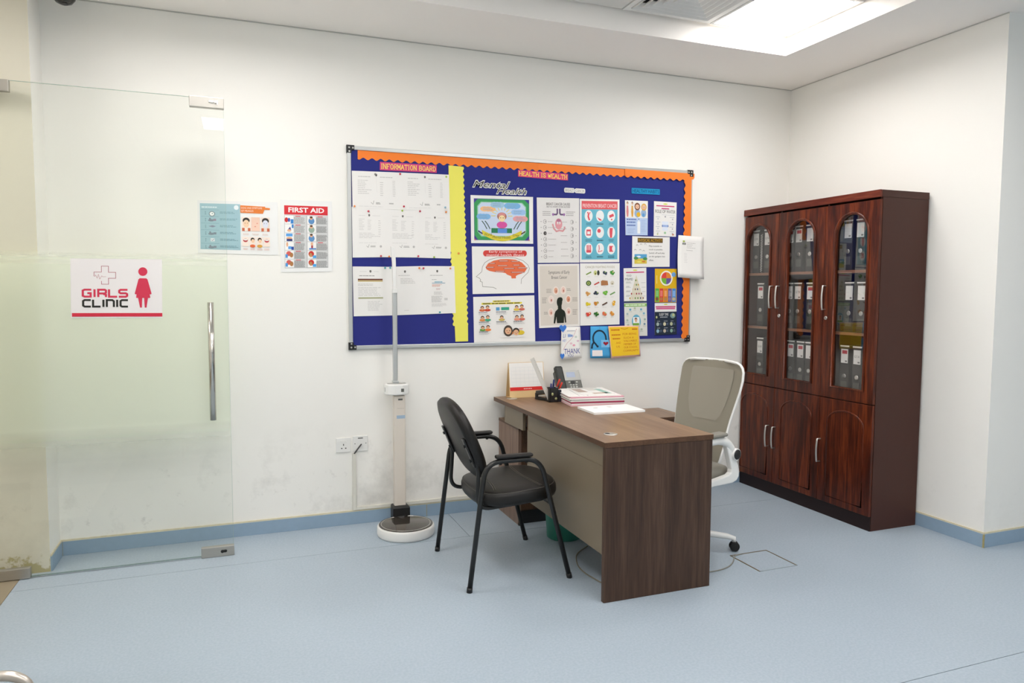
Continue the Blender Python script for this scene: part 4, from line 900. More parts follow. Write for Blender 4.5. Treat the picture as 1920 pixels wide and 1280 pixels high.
k = Print(q, 0); k.lines(.30, .10, .72, .15, 1, '#a9adba', 5, .5, 0); k.poly([(.32, .225), (.42, .215), (.60, .26), (.60, .31), (.34, .325)], '#a9c0e2'); k.text('LI', .08, .22, .23, .325, '#6d84bd', .15); k.lines(.34, .235, .58, .315, 1, '#7f97c8', 7, .7, 0); k.text('HEY', .07, .385, .27, .46, '#7b8fc6', .15); k.line([(.8, .06), (.7, .2), (.62, .3), (.45, .42), (.3, .5), (.2, .6), (.1, .72)], .016, '#c98f98')
for u, v, c_ in ((.64, .58, '#e6a0b4'), (.85, .45, '#d9bccb'), (.5, .52, '#e2c4cc'), (.75, .32, '#c8d0c8')): k.ell(u, v, .07, .035, c_, 8)
k.text('THANK', .16, .68, .93, .845, '#3d4790', .05, .0); k.text('YOU', .32, .86, .60, .945, '#3d4790', .05); drape(k, yf2, p)
for (hx, hz, hw, hh), lab in (((2.037, 1.188, .026, .031), 'large blue paper heart at the top left of the THANK YOU letter'), ((2.034, 1.001, .016, .025), 'small blue paper heart at lower left of the THANK YOU letter')):
    pts = []
    for i in range(24):
        t = 2*PI*i/24; pts.append((hx+hw*(math.sin(t)**3), hz+hh*((13*math.cos(t)-5*math.cos(2*t)-2*math.cos(3*t)-math.cos(4*t))/17)))
    solo('paper_heart', MB().prism(pts, -.0375, -.0365, 'xz', ink('#3f7bd0')), lab, 'paper heart', (hx, -.037, hz-hh))
q = Q['steth']; yf3 = lambda u, v: -.0225-.010*v
p = bowed('greeting_card', q, 'bright blue card with black paper stethoscope and small red heart', 'card', yf3, ink('#4aa3d8'))
k = Print(q, 0)
arc = [(.48+.34*math.cos(a), .37+.235*math.sin(a)) for a in [PI+PI*i/14 for i in range(15)]]
k.line([(.08, .67), (.10, .58), (.18, .50), (.15, .44)]+arc+[(.84, .48)], .085, '#1f3040'); k.line([(.18, .49), (.28, .56), (.36, .63)], .08, '#1f3040'); k.ell(.08, .67, .055, .035, '#1f3040', 10); k.ell(.37, .63, .055, .035, '#1f3040', 10, False)
k.rect(.56, .43, 1.0, .66, '#7dbde6'); k.poly([(.80+.14*(math.sin(t)**3), .54-.075*((13*math.cos(t)-5*math.cos(2*t)-2*math.cos(3*t)-math.cos(4*t))/17)) for t in [2*PI*i/20 for i in range(20)]], '#9c1f2e')
k.rect(.10, .75, .61, .935, '#efe9e6'); k.ell(.5, .055, .04, .012, '#5f7f96', 6); drape(k, yf3, p)
q = Q['ycard']; yf4 = lambda u, v: -.0290-.012*v
p = bowed('greeting_card', q, 'yellow handwritten card edged in pink hanging below the board', 'card', yf4, ink('#eebfae'))
k = Print(q, 0); k.rect(.025, .035, .965, .945, '#f0c52e')
for u, v, wd_, t in ((.20, .50, .16, 'and'), (.20, .62, .13, 'us.'), (.44, .23, .46, 'for being'), (.46, .35, .34, 'such a'), (.46, .45, .44, 'valuable'), (.45, .555, .42, 'member of'), (.45, .655, .46, 'our school'), (.42, .765, .52, 'community')): k.text(t.upper(), u, v, u+wd_, v+.062, '#c8661a', .1, .0)
k.lines(.08, .09, .36, .16, 1, '#c8661a', 3, .55, 0); k.line([(.40, .08), (.52, .11), (.64, .07)], .012, '#c8661a'); k.lines(.76, .08, .94, .14, 1, '#c8661a', 4, .6, 0); k.lines(.08, .25, .37, .31, 1, '#c8661a', 5, .55, 0); k.lines(.10, .37, .35, .43, 1, '#c8661a', 6, .55, 0)
drape(k, yf4, p)

# push pins
PC = {'k': ('grey', '#8a8884'), 'r': ('red', '#c03048'), 'o': ('orange', '#e58a3c'), 'g': ('green', '#9fbf4a'), 'b': ('pale blue', '#8ab4c8'), 't': ('teal', '#3f9aa4')}
PINS = [(.796, 2.131, 'k', 'on the crest of the top left landscape notice'), (.947, 2.141, 'r', 'between the two landscape notices at their top'), (.671, 1.935, 'o', 'at the top left corner of middle row notices'), (.753, 1.909, 'r', 'above the crest of the left middle row notice'),
        (.969, 1.947, 'r', 'between the landscape notices at their lower edge'), (1.069, 1.922, 'r', 'at the top left of third middle row notice'), (1.235, 1.924, 'o', 'at the top right of the third middle row notice'), (1.237, 2.141, 'g', 'at the top right corner of landscape notices'),
        (1.230, 1.953, 'b', 'at the bottom right of the landscape notices'), (.826, 1.643, 'r', 'at the foot of the left middle row notice'), (.876, 1.641, 'o', 'at the foot of middle row beside scale rod'), (1.057, 1.647, 'r', 'at the foot between second and third middle row notices'),
        (1.158, 1.643, 'g', 'at the foot of the third middle row notice'), (.851, 1.572, 't', 'at the top right of the banner bar notice'), (.882, 1.573, 't', 'at the top left of the nearly blank notice'), (1.063, 1.574, 'o', 'at the top right of the nearly blank notice'),
        (1.089, 1.573, 'r', 'at the top left of lower row right notice'), (1.262, 1.575, 'o', 'on the notice that overlaps the yellow divider'), (1.193, 1.300, 't', 'at the foot of the lower row right notice'), (1.316, 1.670, 'o', 'in the middle of yellow divider strip'), (.959, 1.921, 'g', 'at the top of the centre middle row notice')]
for x, z, c_, where in PINS:
    y = YB-.0012-.0016
    solo('push_pin', MB().lathe([(.003, y+.001), (.0035, y-.003), (.0062, y-.004), (.006, y-.0075), (.0035, y-.009)], (x, 0, z), mat('pin_'+c_, PC[c_][1], .35), 10, 'y'), f'{PC[c_][0]} push pin {where}', 'push pin', (x, y, z), 'push pins in the notices')

# ------------------------------------------------------------------ posters on the bare wall, clinic sign on the door
q = Q['firstaid']; p = paper('poster', q, -.003, 'laminated FIRST AID poster with red heading on wall left of the board', 'poster', mat('laminate_sheet', '#eeeeec', .25)); k = Print(q, -.003)
k.rect(.075, .075, .915, .20, '#d5363e'); k.text('FIRST AID', .155, .10, .845, .17, '#f4f2ef', bold=.025)
k.rect(.075, .205, .915, .945, '#b9bab9'); k.rect(.082, .21, .495, .94, '#d3d4d3'); k.rect(.51, .21, .908, .94, '#d3d4d3', False)
for c_ in range(2):
    for r_ in range(6):
        u0, v0 = (.085, .515)[c_], .215+.122*r_; k.rect(u0, v0, u0+.165, v0+.112, '#f1f0ee', r_+c_ == 0)
        A, B_, S_ = ('#cf3a3a', '#3f86cc', '#e3b08c')
        i = c_*6+r_
        if i in (0,): k.ell(u0+.03, v0+.06, .035, .035, A, 10); k.rect(u0+.11, v0+.05, u0+.165, v0+.11, B_); k.ell(u0+.08, v0+.06, .025, .03, '#4a5fae', 8)
        elif i == 1: k.poly([(u0+.05, v0+.08), (u0+.1, v0+.03), (u0+.12, v0+.08)], '#4a4a8a'); k.rect(u0+.13, v0+.0, u0+.165, v0+.05, B_); k.ell(u0+.08, v0+.085, .04, .018, S_, 8)
        elif i == 2: k.rect(u0+.02, v0+.005, u0+.145, v0+.045, '#5a9fe0'); k.ell(u0+.08, v0+.07, .06, .02, S_, 8); k.rect(u0+.03, v0+.08, u0+.14, v0+.11, '#3a3f7a')
        elif i == 3: k.ell(u0+.04, v0+.035, .02, .035, S_, 8); k.rect(u0+.06, v0+.06, u0+.12, v0+.1, '#5a9fe0'); k.rect(u0+.12, v0+.065, u0+.165, v0+.11, '#2f4fa0', False)
        elif i in (4, 5): k.ell(u0+.07, v0+.04, .05, .035, '#d2605a', 10); k.ell(u0+.12, v0+.06, .035, .035, '#b07a4a', 10); k.rect(u0+.005, v0+.05, u0+.05, v0+.1, '#4a8fd0')
        elif i in (6, 7, 8): k.ell(u0+.08, v0+.07, .06, .045, '#5f8fc0' if i != 7 else '#9bb0a0', 12); k.ell(u0+.075, v0+.03, .03, .025, S_, 10); k.ell(u0+.075, v0+.018, .03, .015, '#5a4030', 8)
        elif i == 9: k.rect(u0+.07, v0+.02, u0+.105, v0+.09, '#a5323a'); k.ell(u0+.085, v0+.025, .025, .025, S_, 8); k.rect(u0+.03, v0+.085, u0+.165, v0+.105, '#4a7fc0')
        else: k.ell(u0+.07, v0+.045, .055, .042, '#c4332e', 12); k.ell(u0+.06, v0+.06, .03, .03, '#b98a5a', 10); k.rect(u0+.1, v0+.065, u0+.165, v0+.105, '#4a9fdc')
        if c_ == 0 or r_ in (0, 3): k.rect(u0+.2, v0+.002, u0+.30, v0+.012, '#cf4a52')
        k.lines(u0+.175, v0+.018, u0+.39, v0+.112, 8, '#8d8e8d', i, .45, .15)
k.done(p)
q = Q['sick']; p = paper('poster', q, -.003, 'laminated landscape poster in blue and white with orange heading and child faces', 'poster', MATS['laminate_sheet']); k = Print(q, -.003)
k.rect(.03, .055, .525, .925, '#a3c4cc'); k.lines(.05, .11, .24, .14, 1, '#dfeaec', 1, .7, 0)
for i in range(6):
    v = .2+.128*i; k.rect(.04, v-.03, .26, v-.026, '#6f98a4', i == 0); k.lines(.09, v+.0, .105, v+.07, 3, '#6a8a94', i, .5)
    if i == 0: k.ell(.175, v+.05, .038, .05, '#7f8f94', 16); k.ell(.175, v+.05, .028, .037, '#eef0ee', 14); k.ell(.18, v+.045, .008, .01, '#7f8f94', 6)
    elif i == 2: k.poly([(.13, v+.03), (.18, v+.01), (.22, v+.03), (.18, v+.05)], '#8b8fa0')
    elif i == 4: k.rect(.155, v+.0, .205, v+.06, '#dfe4e6'); k.line([(.165, v+.03), (.178, v+.045), (.2, v+.01)], .006, '#8a8fa0')
    else: k.ell(.165, v+.045, .04, .022, '#84909a', 10); k.rect(.19, v+.015, .225, v+.055, '#9c8fa0' if i == 1 else '#84909a'); k.ell(.15, v+.015, .012, .018, '#84909a', 8)
    k.lines(.27, v+.0, .50, v+.045, 2, '#7fa2ac', i+20, .5, .3)
k.ell(.475, .12, .03, .045, '#e8eef0', 14); k.poly([(.525, .075), (.84, .09), (.84, .11), (.90, .115), (.90, .15), (.83, .15), (.81, .225), (.525, .215)], '#e5813c'); k.text('SIGNS AND SYMPTOMS', .535, .105, .80, .14, '#f6e6d8', bold=.0); k.text('OF MEASLES', .535, .16, .69, .195, '#f6e6d8', bold=.0)
for u0, u1, c_ in ((.54, .655, '#f3e3d6'), (.66, .77, '#f0cdb9'), (.785, .895, '#ecdcce')): k.rect(u0, .295, u1, .56, c_)
for u, sk in ((.597, '#f2cfae'), (.84, '#dfe2ee')): k.rect(u-.052, .5, u-.02, .56, '#c96a4a'); k.rect(u+.02, .5, u+.052, .56, '#c96a4a', False); k.ell(u, .36, .045, .055, '#3a3532', 14); k.ell(u, .42, .037, .075, sk, 14); k.ell(u-.015, .41, .005, .008, '#6a5a50', 6); k.ell(u+.015, .41, .005, .008, '#6a5a50', 6, False)
k.ell(.71, .47, .012, .012, '#e59a86', 6); k.ell(.735, .41, .01, .012, '#e59a86', 6)
for i in range(4):
    u = .585+.09*i; k.rect(u-.04, .67, u+.04, .85, '#f3e3d6', i == 0)
    if i in (0, 3): k.ell(u, .735, .03, .035, '#b9464a', 12); k.ell(u, .722, .027, .016, '#f2eeea', 10)
    else: k.ell(u, .84, .035, .03, '#d9693f' if i == 1 else '#d8a24a', 10); k.ell(u, .72, .026, .04, '#332e2c', 12); k.ell(u+.004, .745, .021, .038, '#f0cba8', 10)
for i in range(3): k.lines(.545+.122*i, .60, .64+.122*i, .64, 2, '#d6b8a8', i, .4, .3, True)
for i in range(4): k.lines(.55+.09*i, .88, .62+.09*i, .92, 2, '#d9a898', i+5, .4, .3, True)
k.done(p)

q = Q['sign']; YS = -.3035
p = paper('clinic_sign', q, YS, 'white GIRLS CLINIC paper sign with red figure taped to the glass door', 'sign', mat('sign_paper', '#e9e5e4', .5)); k = Print(q, YS)
RD, BK = '#d03a54', '#2f2e2a'
k.line([(.250, .295), (.250, .225), (.330, .225), (.330, .125), (.406, .125), (.406, .228), (.484, .228), (.484, .328), (.406, .328), (.406, .430), (.330, .430), (.330, .375)], .0055, '#a8505e')
k.segs([(.250, .295), (.262, .297), (.268, .275), (.283, .33), (.297, .262), (.311, .345), (.325, .31), (.333, .288), (.343, .305), (.378, .303)], .0032, '#b56a76')
def stroke(pts, c_): k.line(pts, .0235, c_)
def Ls(t, u0, v0, u1, v1, c_):
    # square techno capitals
    k.n += 1
    G = {'G': [[(1, 0), (.25, 0), (.05, .12), (.05, .88), (.25, 1), (.92, 1), (.92, .5), (.55, .5)]], 'I': [[(.5, -.06), (.5, 1.06)]], 'R': [[(.06, 1.06), (.06, 0), (.8, 0), (.93, .1), (.93, .42), (.8, .54), (.17, .54)], [(.62, .60), (.93, .72), (.93, 1.06)]],
         'L': [[(.08, -.06), (.08, 1), (1, 1)]], 'S': [[(1, 0), (.2, 0), (.05, .12), (.05, .38), (.2, .5), (.8, .5), (.95, .62), (.95, .88), (.8, 1), (0, 1)]],
         'C': [[(1, 0), (.25, 0), (.06, .15), (.06, .85), (.25, 1), (1, 1)]], 'N': [[(.06, 1.06), (.06, 0), (.75, 0), (.94, .18), (.94, 1.06)]]}
    wid = {'I': .32}; tot = sum(wid.get(ch, 1) for ch in t)+.2*(len(t)-1); cw = (u1-u0)/tot; u = u0
    for ch in t:
        w_ = wid.get(ch, 1)*cw
        for st in G[ch]: stroke([(u+w_*a, v0+(v1-v0)*b) for a, b in st], c_)
        u += w_+.2*cw
Ls('GIRLS', .124, .523, .612, .640, RD); Ls('CLINIC', .126, .698, .616, .808, BK)
k.ell(.784, .212, .051, .073, RD, 24)
k.poly([(.748, .325), (.822, .325), (.836, .345), (.880, .585), (.872, .600), (.858, .597), (.866, .655), (.848, .662), (.840, .655), (.822, .825), (.802, .825), (.796, .66), (.776, .66), (.770, .825), (.750, .825), (.728, .655), (.722, .662), (.706, .655), (.712, .597), (.700, .600), (.692, .585), (.734, .345)], RD)
k.rect(.012, .917, 1.0, .978, '#cf3348'); k.done(p)

# ------------------------------------------------------------------ wall fittings
S1 = thing('wall_socket', 'white three-pin wall socket with rocker switch, left of the cable plate', 'socket', (.59, 0, .451))
part('plate', MB().box(.547, .634, -.009, 0, .452, .540, M_WHITEP, .002), S1)
part('rocker', MB().box(.574, .610, -.0115, -.0088, .514, .524, M_WHITEP, .001), S1)
for b_ in ((.5885, .5935, .493, .504), (.576, .584, .474, .480), (.600, .608, .474, .480)): part('pin_hole', MB().box(b_[0], b_[1], -.0098, -.0088, b_[2], b_[3], M_BLACK), S1)
S2 = thing('cable_outlet', 'white square cable outlet plate with dark cord entering trunking below', 'outlet', (.69, 0, .449))
part('plate', MB().box(.648, .738, -.009, 0, .452, .547, M_WHITEP, .002), S2)
for x_ in (.660, .726): part('screw', MB().lathe([(.003, -.0098), (.003, -.009)], (x_, 0, .500), M_GREYP, 8, 'y'), S2)
part('badge', MB().box(.678, .708, -.0096, -.0088, .530, .536, M_GREYP), S2)
part('cord', MB().tube(fillet([(.698, -.009, .494), (.690, -.022, .490), (.668, -.024, .462), (.655, -.012, .440)], .02), .0042, mat('cord_grey', '#4a4848', .5), 8), S2, 'dark grey cord')
TR = thing('cable_trunking', 'white plastic cable trunking from outlet plate down and along the baseboard', 'trunking', (.653, 0, .084))
part('riser', MB().box(.642, .665, -.014, -.0004, .0865, .440, mat('trunking_white', '#dedbd0', .45), .002), TR)
part('run', MB().box(.642, 1.588, -.013, -.0004, .087, .108, MATS['trunking_white'], .002), TR)
CAM = thing('dome_camera', 'dark dome security camera at the top left above the glass door', 'camera', (-.772, -.16, ZC))
part('mount', MB().lathe([(.07, ZC), (.068, ZC-.022), (.062, ZC-.03)], (-.772, -.16, 0), mat('camera_grey', '#55544e', .4), 24), CAM)
part('dome', MB().lathe([(.056, ZC-.03), (.056, ZC-.042), (.05, ZC-.062), (.036, ZC-.08), (.016, ZC-.089), (.002, ZC-.091)], (-.772, -.16, 0), mat('camera_dark', '#2a2a26', .15), 24), CAM)
part('lens', MB().lathe([(.012, ZC-.088), (.014, ZC-.082)], (-.765, -.172, -.002), M_BLACK, 14), CAM)

# ------------------------------------------------------------------ storage cabinet
FX, CYN, CYF, CZ = 3.5157, -1.2153, -.012, 2.032
CB = thing('storage_cabinet', 'tall dark red wooden cabinet with arched glass doors in the right corner', 'cabinet', (3.71, -.61, 0))
BKX = 3.900
def cpart(n, *b, m_=M_CABIN, r=0, lab=None): return part(n, MB().box(*b, m_, r), CB, lab)
cpart('side_panel', FX+.021, BKX, CYN, CYN+.018, 0, CZ-.042, m_=M_CABSIDE); cpart('side_panel', FX+.021, BKX, CYF-.018, CYF, 0, CZ-.042, m_=M_CABSIDE)
tp = part('top_panel', MB().box(FX+.012, BKX, CYN-.002, CYF, CZ-.041, CZ, M_CABSIDE), CB)
part('front_rail', MB().box(FX-.006, FX+.012, CYN-.002, CYF+.006, CZ-.043, CZ+.001, M_MAHOG_H, .003), tp)
cpart('plinth', FX+.012, FX+.03, CYN+.002, CYF, 0.0, .086, m_=M_PLINTH)
cpart('back_panel', BKX-.012, BKX-.002, CYN+.018, CYF-.018, .086, CZ-.042)
cpart('bottom_panel', FX+.03, BKX-.012, CYN+.018, CYF-.018, .075, .09); cpart('middle_panel', FX+.022, BKX-.012, CYN+.018, CYF-.018, .755, .79)
SPL = (-.375, -.800)
for s_ in SPL: cpart('divider', FX+.022, BKX-.012, s_-.008, s_+.008, .09, CZ-.042)
for a, b in ((SPL[0]+.009, CYF-.019), (SPL[1]+.009, SPL[0]-.009), (CYN+.019, SPL[1]-.009)):
    for z in (1.187, 1.572):
        sh = cpart('shelf', FX+.035, BKX-.013, a, b, z-.018, z)
        part('shelf_lip', MB().box(FX+.033, FX+.035, a, b, z-.018, z, M_SHELF), sh, 'light wood edging')
def arch(yc, hw, z0, zs, rz, n=14):
    return [(yc-hw, z0), (yc+hw, z0)]+[(yc+hw*math.cos(PI*i/n), zs+rz*math.sin(PI*i/n)) for i in range(n+1)]
def handle(parent, y, za, zb):
    zm = (za+zb)/2
    part('handle', MB().tube([(FX+.002, y, zb)]+[(FX-.026-.006*math.sin(PI*i/10), y, zb+(za-zb)*i/10) for i in range(11)]+[(FX+.002, y, za)], .0048, M_SILVER, 8, flat=1.4), parent, 'silver bow handle')
DW = [(-.3735, -.0195, -.1675), (-.7985, -.3765, -.588), (-1.2135, -.8015, -1.0125)]
for i, (ya, yb, yc) in enumerate(DW):
    za, zb = .769, 1.977; hw, z0, zs, rz = .1225, .845, 1.787, .122
    m_ = MB(); A = arch(yc, hw, z0, zs, rz)
    n = len(A)-2-1
    for x, flip in ((FX, 0), (FX+.019, 1)):
        vs = [(x, ya, za), (x, yb, za), (x, yb, zb), (x, ya, zb), (x, yc-hw, z0), (x, yc+hw, z0), (x, yc+hw, zs), (x, yc-hw, zs), (x, yc-hw, za), (x, yc+hw, za), (x, yc+hw, zb), (x, yc-hw, zb)]
        m_.add(vs, [(0, 8, 11, 3), (9, 1, 2, 10), (8, 9, 5, 4)], M_MAHOG)
        top_ = [(yc+hw*math.cos(PI*j/14), zs+rz*math.sin(PI*j/14)) for j in range(15)]
        vs = [(x, p_[0], p_[1]) for p_ in top_]+[(x, p_[0], zb) for p_ in top_]
        m_.add(vs, [(j, j+1, 15+j+1, 15+j) for j in range(14)], M_MAHOG)
    L_ = len(A); m_.add([(FX, *p_) for p_ in A]+[(FX+.019, *p_) for p_ in A], [(j, (j+1) % L_, L_+(j+1) % L_, L_+j) for j in range(L_)], M_MAHOG)
    R4 = [(ya, za), (yb, za), (yb, zb), (ya, zb)]; m_.add([(FX, *p_) for p_ in R4]+[(FX+.019, *p_) for p_ in R4], [(j, (j+1) % 4, 4+(j+1) % 4, 4+j) for j in range(4)], M_MAHOG)
    d = part('glass_door', m_, CB)
    A2 = arch(yc, hw+.004, z0-.004, zs, rz+.004); part('glass', MB().add([(FX+.012, *p_) for p_ in A2], [tuple(range(len(A2)))], M_PANE), d)
    A3 = arch(yc, hw+.006, z0-.006, zs, rz+.006); part('moulding', MB().tube([(FX-.001, *p_) for p_ in A3], .0085, M_MAHOG, 8, closed=True), d)
    hy = (-.327, -.392, -.818)[i]; handle(d, hy, 1.325, 1.475)
    if i: part('lock', MB().lathe([(.010, FX-.006), (.012, FX-.003), (.012, FX+.001)], (0, hy-.009, 1.271), M_SILVER, 14, 'x').box(FX-.0068, FX-.0058, hy-.0105, hy-.0075, 1.265, 1.277, M_BLACK), d, 'round silver lock')
    zc, zd = .089, .762
    d2 = part('wood_door', MB().box(FX, FX+.019, ya, yb, zc, zd, M_MAHOG, .002), CB)
    A4 = arch(yc, .143, .133, .612, .086, 20); A4 = [tuple(p_) for p_ in A4]
    part('moulding', MB().tube([(FX+.0005, *p_) for p_ in A4], .006, M_MAHOG, 8, closed=True), d2)
    handle(d2, (-.326, -.392, -.814)[i], .343, .49)

# lever-arch files behind the glass
F0 = thing('box_file', '', 'file', (3.58, 0, 0))
part('body', MB().box(0, .27, -.036, .036, 0, .310, M_BINDER, .002), F0, local=True)
part('top_rim', MB().box(-.002, .004, -.035, .035, .302, .311, M_LABEL), F0, 'white rim', local=True)
lb = part('label_card', MB().box(-.0015, 0, -.027, .027, .200, .288, M_LABEL), F0, 'white label card', local=True)
part('finger_ring', MB().lathe([(.011, -.002), (.015, -.001), (.015, .0)], (0, 0, .117), M_SILVER, 14, 'x'), F0, 'silver finger ring', local=True)
part('lower_tag', MB().box(-.001, 0, -.024, .024, .035, .085, mat('tag_grey', '#55554f', .6)), F0, local=True)
def label_print(parent, words_, red):
    m_ = MB()
    if red: m_.add([(-.0019, -.022, .258), (-.0019, .018, .258), (-.0019, .018, .280), (-.0019, -.022, .280)], [(0, 1, 2, 3)], ink('#c24a55'))
    if words_:
        vs, fs, isl = text_geo(words_, 0, .0); m_.add([(-.0021, .019-.038*a, .240+.016*b) for a, b in vs], fs, ink('#55534f'))
    m_.add([(-.0019, -.022, .207), (-.0019, -.006, .207), (-.0019, -.006, .217), (-.0019, -.022, .217)], [(0, 1, 2, 3)], ink('#8a8884'))
    part('lettering', m_, parent, local=True)
FILES = [(-.0675, 1.5725, 'G 9 B', 0, 'left door, top shelf, nearest the corner'), (-.187, 1.5725, 'G 9 A', 0, 'left door, top shelf, beside the door edge'), (-.129, 1.1875, '', 1, 'left door, middle shelf'), (-.137, .7905, 'G 6 B', 0, 'left door, bottom shelf'),
         (-.420, 1.5725, '', 1, 'middle door, top shelf, left'), (-.500, 1.5725, '', 1, 'middle door, top shelf, centre'), (-.601, 1.5725, '', 0, 'middle door, top shelf, right'),
         (-.426, 1.1875, 'G 7 A', 0, 'middle door, middle shelf, left'), (-.505, 1.1875, 'G 7 B', 0, 'middle door, middle shelf, centre'), (-.618, 1.1875, '', 1, 'middle door, middle shelf, right'),
         (-.453, .7905, '', 1, 'middle door, bottom shelf, left'), (-.545, .7905, '', 1, 'middle door, bottom shelf, centre'), (-.624, .7905, '', 0, 'middle door, bottom shelf, right'),
         (-.923, 1.5725, '', 0, 'right door, top shelf, left'), (-1.020, 1.5725, '', 0, 'right door, top shelf, right'), (-.948, 1.1875, '', 0, 'right door, middle shelf, left'), (-1.043, 1.1875, '', 0, 'right door, middle shelf, right'),
         (-.929, .7905, '', 1, 'right door, bottom shelf, left'), (-1.028, .7905, 'G 5 A', 0, 'right door, bottom shelf, right')]
for n_, (y, z, wd_, red, where) in enumerate(FILES):
    f_ = F0 if n_ == 0 else copy_tree(F0)
    f_.location = (3.578, y, z)
    kind = ('red-marked label' if red else (f'{wd_.replace(" ", "")} label' if wd_ else 'plain white label'))
    tag(f_, f'dark box file with {kind} behind the {where}', 'file', 'box files in the cabinet'); f_['_w'] = n_
for f_, (y, z, wd_, red, where) in zip([o for o in COL.objects if '_w' in o.keys()], FILES):
    del f_['_w']
    lc = [c for c in f_.children if c.name.startswith('label_card')][0]; label_print(lc, wd_, red)
sp = thing('spiral_notebook', 'dark spiral notebook with white coil standing between two files', 'notebook', (3.58, -.128, 1.5725))
part('cover', MB().box(.0, .2, -.012, .012, 0, .29, M_BINDER), sp, local=True)
cl = [(-.004+.004*math.cos(t*2*PI/6), .009*math.sin(t*2*PI/6), .01+.27*t/132) for t in range(133)]
part('coil', MB().tube(cl, .0016, M_WHITEP, 5), sp, 'white coil', local=True)

# ------------------------------------------------------------------ desk and low side cabinet
DK = thing('office_desk', 'brown walnut office desk with taupe front panel in the middle of the room', 'desk', (1.844, -.79, 0))
DX0, DX1, DY0, DY1, DZ = 1.549, 2.1387, -1.5552, -.034, .75
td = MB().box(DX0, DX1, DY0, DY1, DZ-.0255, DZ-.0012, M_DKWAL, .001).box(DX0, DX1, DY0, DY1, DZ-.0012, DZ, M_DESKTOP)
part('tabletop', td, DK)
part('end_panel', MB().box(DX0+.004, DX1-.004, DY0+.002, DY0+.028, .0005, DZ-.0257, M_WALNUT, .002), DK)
part('rear_panel', MB().box(DX0+.024, DX0+.042, -.487, -.177, .6085, DZ-.0257, M_TAUPE), DK)
part('modesty_panel', MB().box(DX0+.026, DX0+.044, DY0+.028, -.554, .205, .622, M_TAUPE), DK)
part('modesty_rail', MB().box(DX0+.030, DX0+.046, DY0+.028, -.554, .6225, DZ-.0257, M_TAUPE), DK)
part('stretcher', MB().box(DX0+.046, DX1-.03, -.52, -.502, .6085, DZ-.0257, M_DKWAL), DK)
for gx_, gy_ in ((1.668, -1.388), (1.632, -.150)):
    gr = part('grommet', MB().lathe([(.034, DZ), (.033, DZ+.0028), (.028, DZ+.004), (.002, DZ+.004)], (gx_, gy_, 0), M_SILVER, 24), DK, 'silver cable grommet')
    part('grommet_slot', MB().lathe([(.012, DZ+.0035), (.012, DZ+.0046), (.001, DZ+.0046)], (gx_-.014, gy_+.006, 0), M_BLACK, 14), gr, 'black cable slot')
CR = thing('low_cabinet', 'low walnut side cabinet under the far end of the desk against back wall', 'cabinet', (2.195, -.21, 0))
KX0, KX1, KY0, KY1 = 1.591, 2.80, -.372, -.018
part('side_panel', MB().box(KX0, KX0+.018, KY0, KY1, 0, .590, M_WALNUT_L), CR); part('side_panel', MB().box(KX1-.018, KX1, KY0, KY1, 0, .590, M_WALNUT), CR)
part('top', MB().box(KX0-.001, KX1+.002, KY0-.004, KY1+.003, .590, .6068, M_DKWAL, .001).box(KX0-.001, KX1+.002, KY0-.004, KY1+.003, .6068, .608, M_DESKTOP), CR)
part('back_panel', MB().box(KX0+.018, KX1-.018, KY1-.012, KY1-.002, .07, .590, mat('grey_back', '#8a867c', .6)), CR)
part('plinth', MB().box(KX0+.018, KX1-.018, KY0+.02, KY0+.036, 0, .085, M_BLACK), CR)
part('bottom_panel', MB().box(KX0+.018, KX1-.018, KY0+.01, KY1-.012, .085, .101, M_DKWAL), CR)
for a, b in ((KX0+.019, 1.69), (2.12, 2.45), (2.453, KX1-.019)):
    part('door', MB().box(a, b, KY0-.001, KY0+.016, .09, .588, M_DKWAL, .001), CR)
part('divider', MB().box(1.69, 1.706, KY0, KY1-.012, .101, .590, M_DKWAL), CR); part('divider', MB().box(2.10, 2.116, KY0, KY1-.012, .101, .590, M_DKWAL), CR)
part('foot', MB().lathe([(.011, 0.0), (.011, .012)], (KX0+.008, KY0-.006, 0), M_BLACK, 12), CR)

BN = thing('waste_bin', 'teal green plastic waste bin on the floor behind the desk front panel', 'bin', (1.772, -.652, 0))
part('bucket', MB().lathe([(.098, 0), (.102, .004), (.120, .255), (.125, .262), (.125, .272), (.119, .272), (.098, .008), (.001, .008)], (1.772, -.652, 0), M_TEAL, 36), BN)
part('rim', MB().lathe([(.1245, .262), (.128, .266), (.128, .274), (.1245, .276)], (1.772, -.652, 0), M_TEAL, 36), BN)
# ------------------------------------------------------------------ black visitor chair
VC = thing('visitor_chair', 'black leatherette visitor chair with armrests facing the desk', 'chair', (1.27, -.926, 0))
for ys, nm in ((-1.222, 'near'), (-.63, 'far')):
    pth = fillet([(1.537, ys, .0), (1.372, ys, .622), (1.090, ys, .622), (1.010, ys, .0)], .085, 8)
    f_ = part('side_frame', MB().tube(pth, .0125, M_BLACKM, 12), VC)
    part('foot_cap', MB().tube([(1.537, ys, .0), (1.531, ys, .024)], .0142, M_BLACK, 12), f_); part('foot_cap', MB().tube([(1.010, ys, .0), (1.0122, ys, .024)], .0142, M_BLACK, 12), f_)
    part('arm_pad', MB().box(1.140, 1.330, ys-.019, ys+.019, .6345, .6525, M_LEATHER, .008), VC)
    for sx_ in (1.165, 1.30): part('screw', MB().lathe([(.006, .604), (.008, .609)], (sx_, ys, 0), M_BLACK, 10), VC)
su = fillet([(1.046, -1.115, .690), (1.090, -1.115, .560), (1.084, -1.115, .360), (1.490, -1.125, .392), (1.490, -.744, .392), (1.052, -.744, .376), (1.066, -.744, .580), (1.040, -.744, .690)], [.03, .075, .10, .10, .075, .03], 8)
part('support_frame', MB().tube(su, .0105, M_BLACKM, 10), VC)
